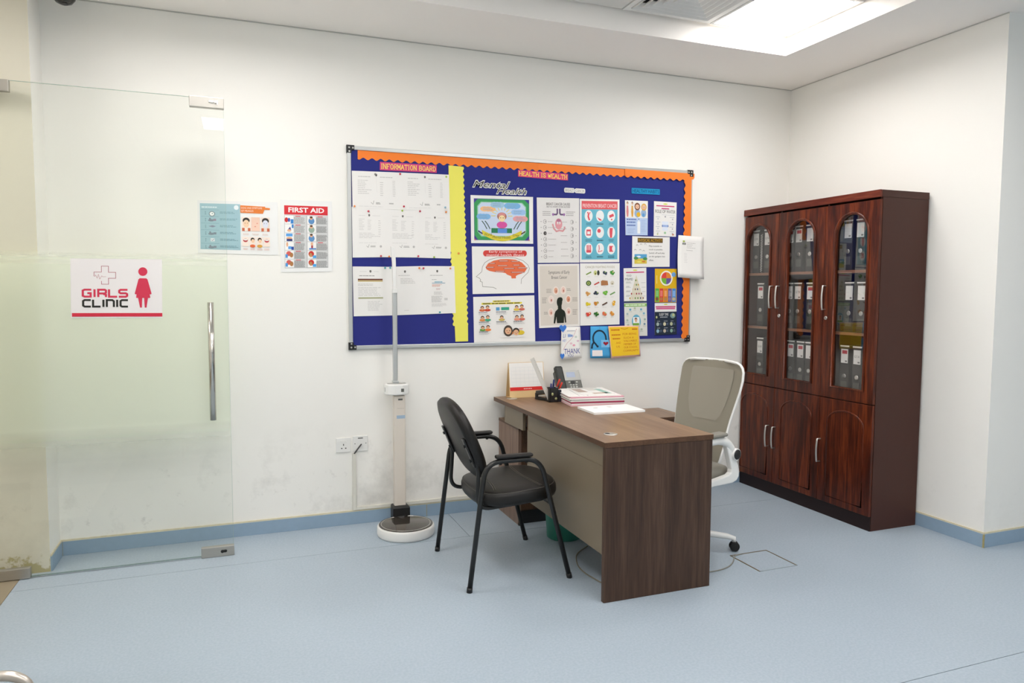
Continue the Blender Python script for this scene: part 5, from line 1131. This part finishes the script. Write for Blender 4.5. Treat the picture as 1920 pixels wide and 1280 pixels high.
part('cross_bar', MB().tube([(1.432, -1.222, .392), (1.432, -.63, .392)], .010, M_BLACKM, 10), VC)
st = part('seat', MB().pillow((1.310, -.936, .430), (.9975, 0, .07), (0, 1, 0), (-.07, 0, .9975), .224, .250, .045, .03, M_LEATHER, 3.2, 44, .012, .024), VC)
def seat_pt(u, v, h):
    # u forward, v sideways from the seat centre, h above the pad's own mid plane
    return (1.310+u*.9975-h*.07, -.936+v, .430+u*.07+h*.9975)
def seat_h(u, v):
    q = 1-max(abs(u)/.21, abs(v)/.232); return .030+.012*(1-max(0, 1-max(0, q))**2)
for u0, sgn, vm in ((.062, 1, .222), (-.120, -1, .185)):
    for off in (0, .010):
        sm = MB(); pts = []
        for i in range(15):
            v = vm*(-1+2*i/14); u = u0+off+sgn*.030*(v/.222)**2; pts.append(seat_pt(u, v, seat_h(u, v)+.0010))
        sm.tube(pts, .0011, M_STITCH, 5); part('stitching', sm, st, 'pale stitched seam')
pw = MB(); rp = []
for i in range(44):
    t = 2*PI*i/44; ct, s_ = math.cos(t), math.sin(t); rp.append(seat_pt(.216*math.copysign(abs(ct)**(2/3.2), ct), .242*math.copysign(abs(s_)**(2/3.2), s_), .0235))
pw.tube(rp, .002, mat('piping_brown', '#4a4640', .5), 5, closed=True); part('piping', pw, st)
up = Vector((-.390, 0, .921)); fwv = Vector((.921, 0, .390))
bk = part('backrest', MB().pillow((1.060, -.926, .692), (0, 1, 0), tuple(up), tuple(fwv), .220, .216, .028, .030, M_LEATHER, 2.65, 44, .012, .024), VC)
for yy in (-1.108, -.744):
    b0 = Vector((1.060, yy, .692))-fwv*.034
    m_ = MB().obox(b0-up*.035, (0, 1, 0), up, fwv, .016, .078, .0045, M_BLACKM, .002)
    for d in (.005, -.075): m_.obox(b0+up*d-fwv*.008, (0, 1, 0), up, fwv, .007, .007, .005, M_BLACK, .002)
    part('back_bracket', m_, VC)

# ------------------------------------------------------------------ grey mesh office chair (built facing -x, then turned)
OC = thing('office_chair', 'grey mesh office chair with white frame behind the desk', 'chair', (2.26, -1.06, 0), math.radians(15))
YA = .30
part('seat', MB().pillow((-.100, 0, .470), (1, 0, 0), (0, 1, 0), (0, 0, 1), .285, .268, .045, .030, M_SEATG, 5.5, 40, .012, .028), OC, local=True)
part('seat_pan', MB().box(-.30, .07, -.20, .20, .405, .43, M_WHITEP, .006), OC, local=True)
for s_ in (-1, 1):
    a_ = part('armrest', MB().box(-.205, .020, s_*YA-.032, s_*YA+.032, .688, .708, M_SEATG, .009), OC, local=True)
    pts = [(-.19, s_*YA, .668), (-.02, s_*YA, .668), (.035, s_*YA, .655), (.068, s_*YA, .628), (.100, s_*YA, .584)]
    part('arm_tube', MB().tube(fillet(pts, .05, 5), [.021]*4+[.025]*40 if False else .0225, M_WHITEP, 12), a_, local=True)
    part('pivot', MB().lathe([(.020, s_*(YA-.030)), (.029, s_*(YA-.028)), (.0315, s_*(YA+.024)), (.030, s_*(YA+.028)), (.027, s_*(YA+.028))], (.100, 0, .583), M_WHITEP, 24, 'y'), a_, local=True)
    part('pivot_cap', MB().lathe([(.0265, s_*(YA+.027)), (.0265, s_*(YA+.030)), (.001, s_*(YA+.0305))], (.100, 0, .583), M_BLACK, 24, 'y'), a_, 'black round cap', local=True)
    pl = [(.030, .632), (.056, .560), (.074, .505), (.071, .488), (.052, .478), (-.07, .466), (-.21, .452), (-.21, .418), (-.07, .434), (.085, .431), (.118, .440), (.136, .460), (.139, .490), (.126, .525), (.104, .560), (.08, .60)]
    part('arm_bracket', MB().prism(pl, s_*YA-.016, s_*YA+.016, 'xz', M_WHITEP, .006), OC, local=True)
part('under_beam', MB().box(-.20, -.12, -YA, YA, .405, .425, M_WHITEP, .006), OC, local=True)
# backrest
bc = .03
prof = [(.455, .165), (.50, .178), (.54, .182), (.58, .186), (.65, .186), (.72, .193), (.80, .204), (.88, .213), (.94, .216), (.985, .214), (1.008, .206), (1.024, .192), (1.035, .168), (1.040, .13)]
def bx(z, t): return .262+.2*(z-.6)+.02*math.sin((z-.5)*5.0)-.035*t*t
def bpt(z, hw, t, d=0): return (bx(z, t)+d, bc+.022*min(1, max(0, (.95-z)/.20))+hw*t, z)
NU = 12; vs = []
for z, hw in prof:
    for i in range(NU+1): vs.append(bpt(z, hw, -1+2*i/NU))
n1 = len(vs); vs += [(a+.006, b, c) for a, b, c in vs]; W_ = NU+1; NR = len(prof)
fs = [(j*W_+i, j*W_+i+1, (j+1)*W_+i+1, (j+1)*W_+i) for j in range(NR-1) for i in range(NU)]
fs += [tuple(n1+q_ for q_ in f[::-1]) for f in fs]
part('mesh_back', MB().add(vs, fs, M_MESHB, True), OC, local=True)
rimp = [bpt(z, hw, 1, .010) for z, hw in prof]+[bpt(1.040, .13, t, .010) for t in (.5, 0, -.5)]+[bpt(z, hw, -1, .010) for z, hw in prof[::-1]]+[bpt(.455, .165, t, .010) for t in (-.5, 0, .5)]
part('back_frame', MB().tube(rimp, .0085, M_WHITEP, 8, closed=True), OC, 'white back frame', local=True)
mi = MB(); vi = []; pi_ = [(.70, .08), (.73, .11), (.80, .135), (.88, .147), (.95, .15), (.985, .148), (.997, .14)]
for z, hw in pi_:
    for i in range(9): vi.append(bpt(z, .21, (-1+2*i/8)*hw/.21, -.0035))
mi.add(vi, [(j*9+i, j*9+i+1, (j+1)*9+i+1, (j+1)*9+i) for j in range(len(pi_)-1) for i in range(8)], mat('mesh_lighter', '#a09a8d', .85, spec=.2, bump=.5, bscale=900), True)
part('mesh_inset', mi, OC, 'paler inner mesh zone', local=True)
part('back_spine', MB().tube(fillet([(-.05, 0, .405), (.24, 0, .405), (.325, bc, .56), (.375, bc, .80)], .10), .018, M_WHITEP, 10, flat=1.6), OC, local=True)
part('gas_column', MB().lathe([(.025, .12), (.025, .26), (.016, .27), (.016, .40)], (0, 0, 0), M_GREYP, 16), OC, local=True)
part('hub', MB().lathe([(.035, .07), (.045, .08), (.045, .12), (.03, .135)], (0, 0, 0), M_WHITEP, 18), OC, local=True)
for i in range(5):
    a = math.radians(-61+36-15+72*i); c_, s_ = math.cos(a), math.sin(a)
    part('base_leg', MB().tube([(c_*.03, s_*.03, .105), (c_*.16, s_*.16, .098), (c_*.285, s_*.285, .082), (c_*.325, s_*.325, .072), (c_*.325, s_*.325, .052)], [.022, .019, .016, .014, .012], M_WHITEP, 10, flat=1.1), OC, local=True)
    m_ = MB(); px_, py_ = -s_, c_
    for d in (-.013, .013):
        ring = []; cx_, cy_ = c_*.328+px_*d, s_*.328+py_*d
        m_.tube([(cx_-px_*.009, cy_-py_*.009, .0275), (cx_, cy_, .0275), (cx_+px_*.009, cy_+py_*.009, .0275)], [.024, .0272, .024], M_BLACK, 18)
    part('caster', m_, OC, 'black twin-wheel caster', local=True)

# ------------------------------------------------------------------ height and weight scale
SL = thing('height_weight_scale', 'tall clinic weighing scale with round platform and height rod before the board', 'scale', (.91, -.29, 0))
pf = part('platform', MB().lathe([(.160, .0), (.166, .006), (.168, .012), (.168, .050), (.164, .058), (.158, .060), (.001, .060)], (.91, -.29, 0), M_WHITEP, 56), SL)
part('glass_top', MB().lathe([(.158, .0602), (.158, .0628), (.154, .0640), (.001, .0640)], (.91, -.29, 0), M_DARKGLASS, 56), pf, 'dark glass top')
part('rim_line', MB().lathe([(.146, .0638), (.146, .0646), (.1415, .0646), (.1415, .0638)], (.91, -.29, 0), M_SILVER, 56), pf)
part('foot_bracket', MB().prism([(.862, -.155), (.966, -.155), (.962, -.062), (.866, -.062)], .012, .125, 'xy', M_BLACK, .012).lathe([(.028, .055), (.026, .068), (.01, .070)], (.913, -.15, 0), M_BLACK, 18), SL)
part('column', MB().box(.878, .948, -.128, -.080, .075, .800, M_BEIGEP, .006), SL)
part('sticker', MB().box(.893, .945, -.1286, -.1278, .660, .680, ink('#9fb4c8')), SL, 'pale blue sticker'); part('joint_line', MB().box(.897, .940, -.1286, -.1278, .722, .724, ink('#b5aea4')), SL); part('latch', MB().box(.903, .93, -.1290, -.1278, .772, .782, M_GREYP), SL)
hd_ = part('display_head', MB().prism([(.826, -.115), (.842, -.140), (.880, -.154), (.925, -.154), (.960, -.140), (.974, -.115), (.972, -.065), (.828, -.065)], .806, .872, 'xy', M_WHITEP, .008), SL)
part('top_inlay', MB().prism([(.842, -.112), (.855, -.130), (.885, -.142), (.92, -.142), (.946, -.130), (.958, -.112), (.955, -.075), (.845, -.075)], .8715, .8735, 'xy', mat('grey_inlay', '#a7a59f', .4)), hd_)
part('button', MB().box(.916, .934, -.1552, -.1530, .826, .846, M_GREYP, .001), hd_); part('side_slot', MB().box(.8265, .8285, -.118, -.098, .826, .852, M_GREYP), hd_)
part('rod_sleeve', MB().box(.872, .908, -.128, -.094, .868, .890, M_ALU, .002), SL)
part('height_rod', MB().box(.8765, .9035, -.122, -.098, .885, 1.425, M_ALU, .003).box(.8995, .9005, -.1225, -.1215, .90, 1.42, M_GREYP), SL)
part('slider_collar', MB().box(.8755, .9055, -.126, -.096, 1.420, 1.445, M_WHITEP, .003), SL)
part('measuring_arm', MB().prism([(.879, 1.44), (.900, 1.44), (.897, 1.60), (.894, 1.685), (.884, 1.694), (.868, 1.697), (.876, 1.60)], -.121, -.101, 'xz', M_WHITEP, .002), SL)

# ------------------------------------------------------------------ things on the desk
Z = DZ+.0002
CAL = thing('desk_calendar', 'white desk calendar with red band on kraft stand at far desk corner', 'calendar', (1.74, -.10, Z))
ZT = .974
def plank(x0, x1, ya, za, yb, zb, t, mt):
    n = Vector((0, -(zb-za), yb-ya)).normalized()*t
    vs = [(x0, ya, za), (x1, ya, za), (x1, yb, zb), (x0, yb, zb)]; vs += [(a+n.x, b+n.y, c+n.z) for a, b, c in vs]
    return MB().add(vs, [(0, 1, 2, 3), (4, 7, 6, 5), (0, 4, 5, 1), (1, 5, 6, 2), (2, 6, 7, 3), (3, 7, 4, 0)], mt)
CXa, CXb = 1.624, 1.868
part('stand', plank(CXa, CXb, -.131, Z, -.098, ZT, .002, M_KRAFT), CAL); part('stand_back', plank(CXa, CXb, -.061, Z, -.096, ZT, -.002, M_KRAFT), CAL)
part('stand_floor', MB().box(CXa, CXb, -.131, -.061, Z, Z+.002, M_KRAFT), CAL)
def cp(u, v, d=0.0026):
    # point on the front board: u along x, v from top to bottom
    ya, za, yb, zb = -.098, ZT, -.131, Z; y = ya+(yb-ya)*v; z = za+(zb-za)*v; n = Vector((0, -(zb-za), yb-ya)).normalized()
    if n.y > 0: n = -n
    return (CXa+.004+(CXb-CXa-.008)*u, y+n.y*d, z+n.z*d)
def cquad(u0, v0, u1, v1, mt, d): return ([cp(u0, v0, d), cp(u1, v0, d), cp(u1, v1, d), cp(u0, v1, d)], [(0, 1, 2, 3)], mt)
pg = part('page', MB().add(*cquad(0, .01, 1, .80, M_PAPER, .003)).add(*cquad(0, .70, 1, .80, ink('#d8322f'), .0034)), CAL, 'white page with red band')
gm = MB(); gl = ink('#d9dadb')
for i in range(8): u = .06+.88*i/7; gm.add(*cquad(u-.002, .14, u+.002, .66, gl, .0036))
for j in range(6): v = .14+.52*j/5; gm.add(*cquad(.06, v-.003, .94, v+.003, gl, .0037))
for i in range(5): gm.add(*cquad(.40+.05*i, .74, .435+.05*i, .765, ink('#f0c8c4'), .0038))
part('print', gm, pg)

PHX, PHY = 2.03, -.165
PH = thing('desk_phone', 'dark grey desk telephone with lit screen behind the paper stack', 'telephone', (PHX, PHY, Z))
ua = Vector((0, .50, .866)); na = Vector((0, -.866, .50)); ra = Vector((1, 0, 0)); pc = Vector((2.022, -.163, .832))
part('body', MB().obox(pc, ra, ua, na, .092, .083, .012, M_GREYP, .006), PH)
part('stand', MB().obox(pc-na*.026-ua*.004, ra, ua, na, .06, .045, .014, M_BLACK, .004).box(1.955, 2.11, -.215, -.10, Z, Z+.02, M_BLACK, .004), PH)
part('handset', MB().obox(pc+ra*-.062+na*.026+ua*.012, ra, ua, na, .028, .098, .013, mat('handset_black', '#2b2d2b', .25), .010).obox(pc+ra*-.062+na*.018+ua*.092, ra, ua, na, .025, .022, .018, MATS['handset_black'], .008).obox(pc+ra*-.062+na*.018-ua*.072, ra, ua, na, .025, .022, .018, MATS['handset_black'], .008), PH)
bz = part('bezel', MB().obox(pc+ra*.030+ua*.052+na*.0128, ra, ua, na, .058, .036, .0014, mat('bezel_metal', '#a5a5a1', .3, metal=.8), .001), PH, 'silver screen bezel')
part('screen', MB().obox(pc+ra*.022+ua*.056+na*.0146, ra, ua, na, .031, .018, .0005, M_SCREEN), bz, 'lit pale screen')
km = mat('key_grey', '#b9b9b2', .5)
for r_ in range(4):
    for c_ in range(3): part('key', MB().obox(pc+ra*(.008+.020*c_)+ua*(-.016-.0150*r_)+na*.0135, ra, ua, na, .0068, .0046, .0018, km, .001), PH)
part('nav_key', MB().obox(pc+ra*.028+ua*.0+na*.0135, ra, ua, na, .013, .010, .0018, M_BLACK, .002), PH); 
for d in (-.022, .032): part('key', MB().obox(pc+ra*(.023+d)+ua*.003+na*.0135, ra, ua, na, .007, .004, .0018, km, .001), PH)

HX, HY = 1.822, -.350
PHD = thing('pen_holder', 'black square pen holder with yellow-green oval spots on the desk', 'pen holder', (HX, HY, Z))
hb = MB(); w_ = .029; hh = .088
hb.box(HX-w_, HX+w_, HY-w_, HY-w_+.003, Z, Z+hh, M_BLACK).box(HX-w_, HX+w_, HY+w_-.003, HY+w_, Z, Z+hh, M_BLACK).box(HX-w_, HX-w_+.003, HY-w_, HY+w_, Z, Z+hh, M_BLACK).box(HX+w_-.003, HX+w_, HY-w_, HY+w_, Z, Z+hh, M_BLACK).box(HX-w_, HX+w_, HY-w_, HY+w_, Z, Z+.004, M_BLACK)
part('cup', hb, PHD)
part('side_cup', MB().box(HX+w_+.001, HX+w_+.024, HY-.024, HY+.024, Z, Z+.075, mat('dark_blue_plastic', '#20222c', .4), .002), PHD)
ov = mat('spot_green', '#a3a676', .6)
part('spot', MB().lathe([(.001, HY-w_-.0008), (.010, HY-w_-.0008), (.010, HY-w_)], (HX-.010, 0, Z+.050), ov, 16, 'y', sx=.75), PHD, 'yellow-green oval spot'); part('spot', MB().lathe([(.001, HY-w_-.0008), (.008, HY-w_-.0008), (.008, HY-w_)], (HX+.014, 0, Z+.022), ov, 16, 'y'), PHD, 'yellow-green oval spot')
def bar(p0, p1, hw, ht, mt, side):
    p0, p1 = Vector(p0), Vector(p1); a = (p1-p0).normalized(); sd = Vector(side); sd = (sd-a*sd.dot(a)).normalized(); n = a.cross(sd)
    return MB().obox((p0+p1)/2, sd, a, n, hw, (p1-p0).length/2, ht, mt)
rl = bar((1.806, -.350, .765), (1.688, -.345, 1.024), .0135, .0014, mat('frosted_acrylic', '#cfcdc6', .25), (1, 0, .4))
RU = solo('ruler', rl, 'clear plastic ruler leaning out of the black pen holder', 'ruler', (1.806, -.35, .765))
tk = MB(); a_ = Vector((1.806, -.350, .765)); d_ = Vector((1.688, -.345, 1.024))-a_; dn = d_.normalized(); sd = Vector((1, 0, .4)); sd = (sd-dn*sd.dot(dn)).normalized(); nn = dn.cross(sd)
if nn.y > 0: nn = -nn
for i in range(4, 30): c_ = a_+d_*(i/30)+sd*.009+nn*.0016; tk.obox(c_, sd, dn, nn, .003 if i % 5 else .005, .0006, .0002, M_GREYP)
part('scale_marks', tk, RU)['kind'] = 'stuff'
def pen(p0, p1, col, lab, cap):
    o = thing('pen', lab, 'pen', p0); p0, p1 = Vector(p0), Vector(p1); t_ = p0+(p1-p0)*.62
    part('barrel', MB().tube([p0, t_], .0042, mat('pen_'+col[1:], col, .35), 10), o); part('cap', MB().tube([t_, p1-(p1-p0)*.04, p1], [.0050, .0050, .003], mat('pen_'+cap[1:], cap, .35), 10), o)
    s_ = Vector((.006, -.002, 0)); part('clip', MB().tube([t_+s_+(p1-t_)*.15, t_+s_+(p1-t_)*.95], .0013, mat('pen_'+cap[1:], cap, .35), 6), o)
pen((1.826, -.345, .760), (1.872, -.352, .890), '#d9d6d0', 'red capped pen leaning right out of the holder, highest one', '#d03a2c')
pen((1.834, -.360, .760), (1.878, -.372, .872), '#d9d6d0', 'red capped pen leaning right out of the holder, lower one', '#c8321f')
pen((1.829, -.336, .760), (1.842, -.330, .886), '#27306e', 'dark blue pen standing upright in the holder', '#1f2a6a')
pen((1.812, -.338, .760), (1.822, -.334, .862), '#e4e2de', 'short white and purple pen in the holder', '#4a4880')
ST = thing('stapler', 'small black stapler on the desk left of the pen holder', 'stapler', (1.79, -.27, Z))
sa = Vector((.35, -.937, 0)); sb = Vector((.937, .35, 0)); sc_ = Vector((1.798, -.268, Z))
part('base', MB().obox(sc_+Vector((0, 0, .007)), sb, sa, (0, 0, 1), .020, .058, .007, M_BLACK, .003), ST)
part('arm', MB().obox(sc_+Vector((0, 0, .050)), sb, (sa*.985+Vector((0, 0, .17))).normalized(), (Vector((0, 0, .985))-sa*.17).normalized(), .018, .055, .014, mat('stapler_grey', '#35342f', .3), .006), ST)
part('magazine', MB().obox(sc_+Vector((0, 0, .027)), sb, (sa*.99+Vector((0, 0, .12))).normalized(), (Vector((0, 0, .99))-sa*.12).normalized(), .013, .050, .006, M_SILVER, .002), ST)
part('hinge', MB().obox(sc_-sa*.045+Vector((0, 0, .024)), sb, sa, (0, 0, 1), .019, .012, .018, M_BLACK, .003), ST)

# stack of folders and papers, bottom to top
def slab(cx, cy, rz, hx, hy, z0, z1, mt, r=.0006):
    c_, s_ = math.cos(rz), math.sin(rz); return MB().obox((cx, cy, (z0+z1)/2), (c_, s_, 0), (-s_, c_, 0), (0, 0, 1), hx, hy, (z1-z0)/2, mt, r)
layers = [(.010, '#e6bfc4', 'pale pink folder at the very bottom of the desk paper stack', 0, 0), (.006, '#e9e7e4', 'thin white wad of papers just above the bottom pink folder', .004, .006), (.011, '#a8405c', 'crimson folder low in the desk paper stack', .006, -.004),
          (.007, '#e4e2df', 'white wad of papers above the crimson folder', .0, .004), (.006, '#a5a6a3', 'grey booklet in the middle of the desk paper stack', .008, .0), (.008, '#efece8', 'white wad of papers above the grey booklet', -.003, .003), (.007, '#d9a0ae', 'rose pink folder near the top of the paper stack', .007, -.003)]
z = Z
for i, (t, c_, lab, dx, dr) in enumerate(layers):
    cx, cy, rz = 2.040+dx-.001*i, -.405, math.radians(-8)+dr
    o = solo('folder' if 'folder' in lab else 'paper_wad', slab(cx, cy, rz, .168, .188, z, z+t-.0002, ink(c_)), lab, 'folder' if 'folder' in lab else 'papers', (cx, cy, z), 'folders and papers stacked on the desk')
    z += t
zt = z
o = solo('paper_wad', slab(2.032, -.400, math.radians(-9), .166, .182, zt, zt+.004, M_PAPER), 'white sheets on the top left of the paper stack', 'papers', (2.032, -.40, zt), 'folders and papers stacked on the desk')
part('print', slab(2.0, -.40, math.radians(-12), .004, .16, zt+.0041, zt+.0045, ink('#b9b8b8')).obox((1.94, -.42, zt+.0043), (.98, -.2, 0), (.2, .98, 0), (0, 0, 1), .003, .13, .0002, ink('#c3c2c2')), o)
o = solo('brochure', slab(2.062, -.395, math.radians(-5), .105, .150, zt+.0042, zt+.0062, M_PAPER), 'printed brochure with teal and brown panels on top of the paper stack', 'brochure', (2.062, -.395, zt+.004), None)
c5 = math.radians(-5)
bp_ = MB()
for dx, dy, hx, hy, c_ in ((.0, .125, .095, .018, '#c9c6c0'), (-.06, .03, .03, .07, '#b3a297'), (.075, -.02, .02, .10, '#a3c6bb'), (.03, .06, .03, .04, '#d9d6ce'), (.03, -.10, .05, .02, '#c4a998')):
    bp_.obox((2.062+dx*math.cos(c5)-dy*math.sin(c5), -.395+dx*math.sin(c5)+dy*math.cos(c5), zt+.0065), (math.cos(c5), math.sin(c5), 0), (-math.sin(c5), math.cos(c5), 0), (0, 0, 1), hx, hy, .0002, ink(c_))
part('print', bp_, o)
o = solo('paper_wad', slab(2.008, -.767, math.radians(-1.5), .160, .112, Z, Z+.0125, mat('bright_paper', '#f6f5f3', .6)), 'low stack of bright white forms lying in front of the folders', 'papers', (2.008, -.767, Z), 'folders and papers stacked on the desk')
part('print', MB().box(1.915, 1.94, -.735, -.725, Z+.0126, Z+.0129, ink('#a8a6a6')).box(2.01, 2.035, -.74, -.70, Z+.0126, Z+.0129, ink('#dcdad8')), o)

# ------------------------------------------------------------------ floor hatch, cables
FH = thing('floor_box', 'square floor box lid edged with thin brass in the blue floor', 'floor box', (2.608, -1.373, 0))
ha, hb_, hc, hd2 = 2.486, 2.731, -1.495, -1.253
part('lid', MB().box(ha+.006, hb_-.006, hc+.006, hd2-.006, 0.0003, .0012, M_FLOOR), FH)
for b_, mt in (((ha, hb_, hd2-.007, hd2), M_BRASS), ((ha, hb_, hc, hc+.004), mat('brass_pale', '#9aa5ab', .4)), ((ha, ha+.006, hc, hd2), M_BRASS), ((hb_-.007, hb_, hc, hd2), M_BRASS)):
    part('edge_strip', MB().box(*b_, 0.0003, .0026, mt), FH)
solo('floor_cable', MB().tube(fillet([(2.56, -1.262, .004), (2.50, -1.272, .006), (2.44, -1.345, .004), (2.36, -1.40, .004), (2.25, -1.42, .004), (2.05, -1.36, .004), (1.92, -1.25, .004), (1.83, -1.10, .004)], .08, 6), .0032, mat('cable_grey', '#8f8d83', .5), 8), 'thin grey cable from floor box lid passing under the office chair', 'cable', (2.4, -1.36, 0))
solo('floor_cable', MB().tube(fillet([(1.80, -1.53+.1, .004), (1.66, -1.40, .004), (1.62, -1.15, .004), (1.70, -.95, .004), (1.82, -.86, .004)], .1, 6), .0032, mat('cable_beige', '#7d7664', .5), 8), 'beige cable looping on floor under the desk front panel', 'cable', (1.66, -1.2, 0))

# ------------------------------------------------------------------ waiting chair whose arm enters the lower left corner
WC = thing('waiting_chair', 'steel tube waiting chair whose armrest shows at the lower left corner', 'chair', (-.64, -2.90, 0))
for yy in (-2.63, -3.16):
    part('arm_loop', MB().tube(fillet([(-.433, yy, .0), (-.438, yy, .600), (-.86, yy, .600), (-.84, yy, .0)], .065, 8), .0112, mat('satin_tube', '#c6beb4', .3, metal=.75), 14), WC)
part('seat', MB().box(-.87, -.46, -3.13, -2.66, .40, .445, mat('grey_vinyl', '#8b8d8c', .5), .015), WC)
part('backrest', MB().box(-.895, -.86, -3.13, -2.66, .50, .86, MATS['grey_vinyl'], .014), WC)
for x_, z_ in ((-.435, .41), (-.846, .41), (-.858, .58)): part('cross_tube', MB().tube([(x_, -2.63, z_), (x_, -3.16, z_)], .010, M_CHROME, 10), WC)
